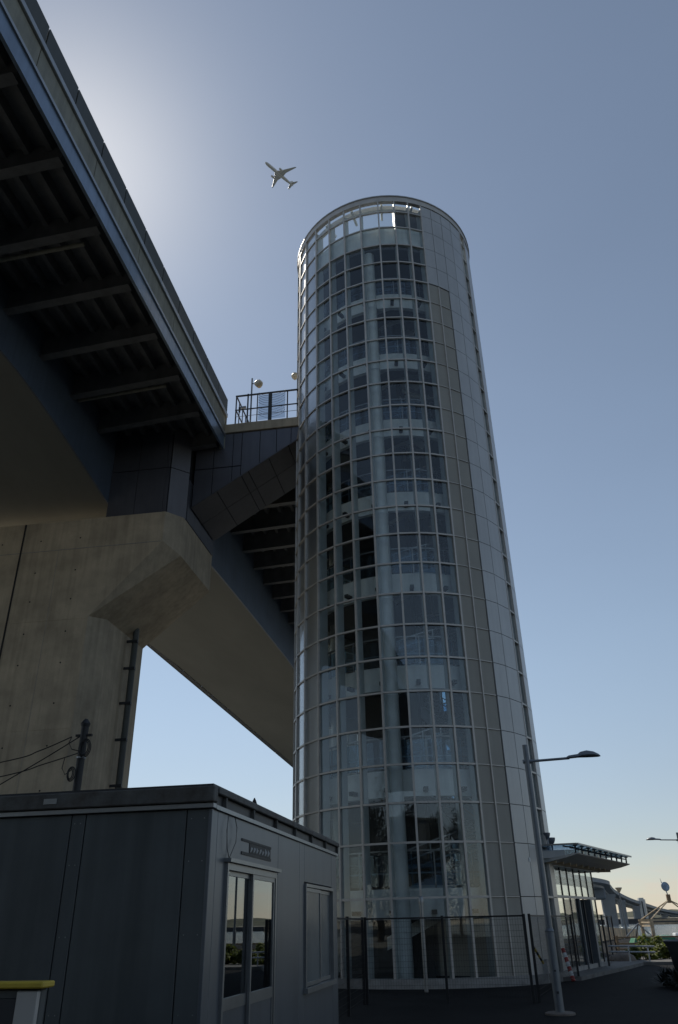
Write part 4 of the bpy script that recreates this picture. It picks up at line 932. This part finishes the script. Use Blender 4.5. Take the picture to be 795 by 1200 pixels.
spiky(5.15, 23.9, 260, .62, 'dark spiky plant spilling in front of the round planter'); spiky(5.6, 22.9, 240, .7, 'second dark spiky plant nearer the camera at the right edge')
spiky(5.0, 24.9, 200, .55, 'dark spiky plant at the left foot of the round planter')

# ================================================================== TREE BELT BEHIND THE PHOTOGRAPHER (mirrored in the tower glass)
def tree_parts(seed, h, r_):
    random.seed(seed); t_ = thing('broadleaf_tree', 'x', 'tree', (0, 0, 0), 'trees behind the photographer')
    tk = MB().tube([(0, 0, 0), (.1, 0, h * .3), (-.1, .1, h * .6), (0, 0, h * .9)], .28, 8, .05)
    crown = MB(); cl_ = []
    for q in range(16):
        a = random.uniform(0, 6.28); u = random.uniform(.25, .98); rr = r_ * (1 - abs(u - .5) * 1.1) * random.uniform(.3, 1)
        c = Vector((math.cos(a) * rr, math.sin(a) * rr, h * u)); cl_.append((c, random.uniform(.35, .6) * r_ * .75))
        if q < 8: tk.tube([(0, 0, h * u * .55), c * .6 + Vector((0, 0, c.z * .38)), c], .09, 5, .02)
    tk.build('trunk', 'bark', t_)
    for _ in range(9000):
        c, cr = random.choice(cl_); v_ = Vector((random.gauss(0, 1), random.gauss(0, 1), random.gauss(0, 1))).normalized() * random.uniform(.5, 1) * cr
        p = c + v_; a = Vector((random.gauss(0, 1), random.gauss(0, 1), random.gauss(0, 1))).normalized(); b_ = a.orthogonal().normalized(); s_ = random.uniform(.10, .20)
        crown.add([p - a * s_, p - b_ * s_ * .5, p + a * s_, p + b_ * s_ * .5], [(0, 1, 2, 3)])
    crown.build('crown', 'leafdark', t_, clean=False)
    return t_
protos = [tree_parts(11, 15.0, 5.2), tree_parts(12, 13.0, 5.0)]
spots = [(-47, -24), (-40, -30), (-33, -25), (-26, -31), (-20, -24), (-12, -66), (-3, -70), (6, -65), (15, -71), (24, -66), (33, -70), (42, -64), (51, -55), (54, -42), (-16, -58), (-8, -60), (1, -57), (10, -60), (19, -58), (28, -59), (37, -56)]
tl = 'tall dark leafy tree of the row standing behind the photographer'
for q, (x, y) in enumerate(spots):
    t_ = protos[q] if q < 2 else copy_tree(protos[q % 2], (x, y, 0))
    t_.location = (x, y, 0); t_.rotation_euler.z = q * 1.7; t_['label'] = tl
blk = thing('dark_backdrop', 'unseen long dark block added far behind the camera to darken the low tower reflections', 'dark_backdrop', (10, -86, 0))  # unseen block, put in to darken the low reflections in the glass
A(MB().box(-45, 60, -100, -85, 0, 17).box(-45.3, 60.3, -100.3, -84.7, 17.01, 17.5), 'wall', 'barrier', blk)
for q in range(20):
    for z in (4, 9): A(MB().box(-42 + q * 5, -39 + q * 5, -84.99, -84.9, z, z + 2), 'window', 'coredark', blk)
# ================================================================== FAR BRIDGE
fbr = thing('road_bridge', 'distant blue-grey bridge curving down to the right across the water', 'bridge', (80, 590, 0))
cl = [(-13, 130, 22), (0, 260, 22.5), (30, 420, 22.5), (72, 540, 22.3), (82, 590, 21.6), (93.5, 642, 19.2), (116.5, 720, 15.6), (145, 802, 12.2), (173, 884, 9.4), (222, 1010, 6.2), (300, 1180, 3.8)]
CL = [Vector(p) for p in cl]
def cr_(P_, n=8):
    sm = []
    for i in range(len(P_) - 1):
        for q in range(n):
            t_ = q / n; p0 = P_[max(0, i - 1)]; p1 = P_[i]; p2 = P_[i + 1]; p3 = P_[min(len(P_) - 1, i + 2)]
            sm.append(.5 * ((2 * p1) + (p2 - p0) * t_ + (2 * p0 - 5 * p1 + 4 * p2 - p3) * t_ ** 2 + (3 * p1 - p0 - 3 * p2 + p3) * t_ ** 3))
    return sm + [P_[-1]]
path = cr_(CL)
def sweep(path, prof, name, m, root, **kw):
    vs = []; n = len(prof)
    for i, p in enumerate(path):
        d = (path[min(i + 1, len(path) - 1)] - path[max(i - 1, 0)]); d.z = 0; d.normalize(); s_ = Vector((d.y, -d.x, 0))
        for (o_, z) in prof: vs.append(p + s_ * o_ + Vector((0, 0, z)))
    fs = [(i * n + q, i * n + (q + 1) % n, (i + 1) * n + (q + 1) % n, (i + 1) * n + q) for i in range(len(path) - 1) for q in range(n)] + [tuple(range(n))[::-1], tuple(range((len(path) - 1) * n, len(path) * n))]
    return A(MB().add(vs, fs), name, m, root, **kw)
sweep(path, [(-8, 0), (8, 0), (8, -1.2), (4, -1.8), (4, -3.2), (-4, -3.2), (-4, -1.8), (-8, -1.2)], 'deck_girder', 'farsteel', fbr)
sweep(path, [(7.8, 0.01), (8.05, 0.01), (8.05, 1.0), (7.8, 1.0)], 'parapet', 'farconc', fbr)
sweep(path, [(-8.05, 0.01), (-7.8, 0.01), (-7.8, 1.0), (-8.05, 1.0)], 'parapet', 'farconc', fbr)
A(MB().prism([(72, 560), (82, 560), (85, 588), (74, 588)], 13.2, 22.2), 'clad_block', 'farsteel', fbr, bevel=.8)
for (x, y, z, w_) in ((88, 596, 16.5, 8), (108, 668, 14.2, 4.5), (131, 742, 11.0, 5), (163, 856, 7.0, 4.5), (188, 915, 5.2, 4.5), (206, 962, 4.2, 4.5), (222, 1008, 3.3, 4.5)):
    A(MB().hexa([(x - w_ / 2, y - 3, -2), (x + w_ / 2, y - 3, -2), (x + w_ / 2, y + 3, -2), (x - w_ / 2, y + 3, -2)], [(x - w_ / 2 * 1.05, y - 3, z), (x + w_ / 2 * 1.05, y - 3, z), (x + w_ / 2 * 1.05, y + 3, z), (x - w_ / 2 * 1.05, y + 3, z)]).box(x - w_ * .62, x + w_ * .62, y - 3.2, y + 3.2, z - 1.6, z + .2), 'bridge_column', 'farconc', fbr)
ft = thing('stair_tower', 'pale distant slab tower standing against the far bridge', 'tower', (146, 796, -2))
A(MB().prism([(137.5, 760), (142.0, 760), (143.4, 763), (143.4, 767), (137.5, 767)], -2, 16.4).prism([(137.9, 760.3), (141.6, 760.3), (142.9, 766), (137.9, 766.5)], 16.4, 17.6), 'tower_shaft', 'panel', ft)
A(MB().box(139.4, 140.4, 759.8, 759.99, 0, 15), 'window_strip', 'coredark', ft)
dk = mark(MB().hexa([(60, 700, -2.2), (420, 742, -2.2), (420, 752, -2.2), (60, 710, -2.2)], [(60, 700, 1.9), (420, 742, 1.7), (420, 752, 1.7), (60, 710, 1.9)]).build('harbour_wall', 'coredark'), 'dark straight quay wall across the water below the far bridge', 'quay')

# ================================================================== AIRLINER
air = thing('airliner', 'white twin-engined airliner flying high above the tower, seen from below', 'airplane', (0, 0, 0))
def airliner():
    f_ = MB(); L = 1.0
    prof = [(.001, -.5), (.012, -.495), (.028, -.47), (.038, -.43), (.043, -.37), (.043, .12), (.038, .25), (.026, .37), (.014, .46), (.004, .5)]
    f_.lathe(prof, (0, 0, 0), 16, (0, 1, 0))
    f_.build('fuselage', 'plane', air, smooth=True)
    for s_ in (-1, 1):
        def wing(pts, th, nm, m='plane'):
            MB().hexa([(s_ * x, y, z) for x, y, z in pts], [(s_ * x, y, z + th) for x, y, z in pts]).build(nm, m, air)
        wing([(.02, -.14, -.025), (.17, -.03, -.012), (.43, .135, .02), (.46, .175, .025), (.43, .17, .02), (.16, .085, -.012), (.02, .10, -.025)], .008, 'wing')
        wing([(.01, .38, .01), (.165, .475, .02), (.172, .505, .02), (.01, .475, .01)], .006, 'tailplane')
        MB().lathe([(.022, -.07), (.027, -.055), (.027, .02), (.014, .05)], (s_ * .155, -.075, -.045), 12, (0, 1, 0)).build('engine', 'plane', air, smooth=True)
    MB().hexa([(-.004, .33, .02), (.004, .33, .02), (.004, .47, .02), (-.004, .47, .02)], [(-.003, .46, .17), (.003, .46, .17), (.003, .51, .17), (-.003, .51, .17)]).build('tail_fin', 'plane', air)
airliner()
air.location = (-192.0, 743.6, 1000.0); air.rotation_euler = (0, 0, R(-34)); air.scale = (58, 58, 58)
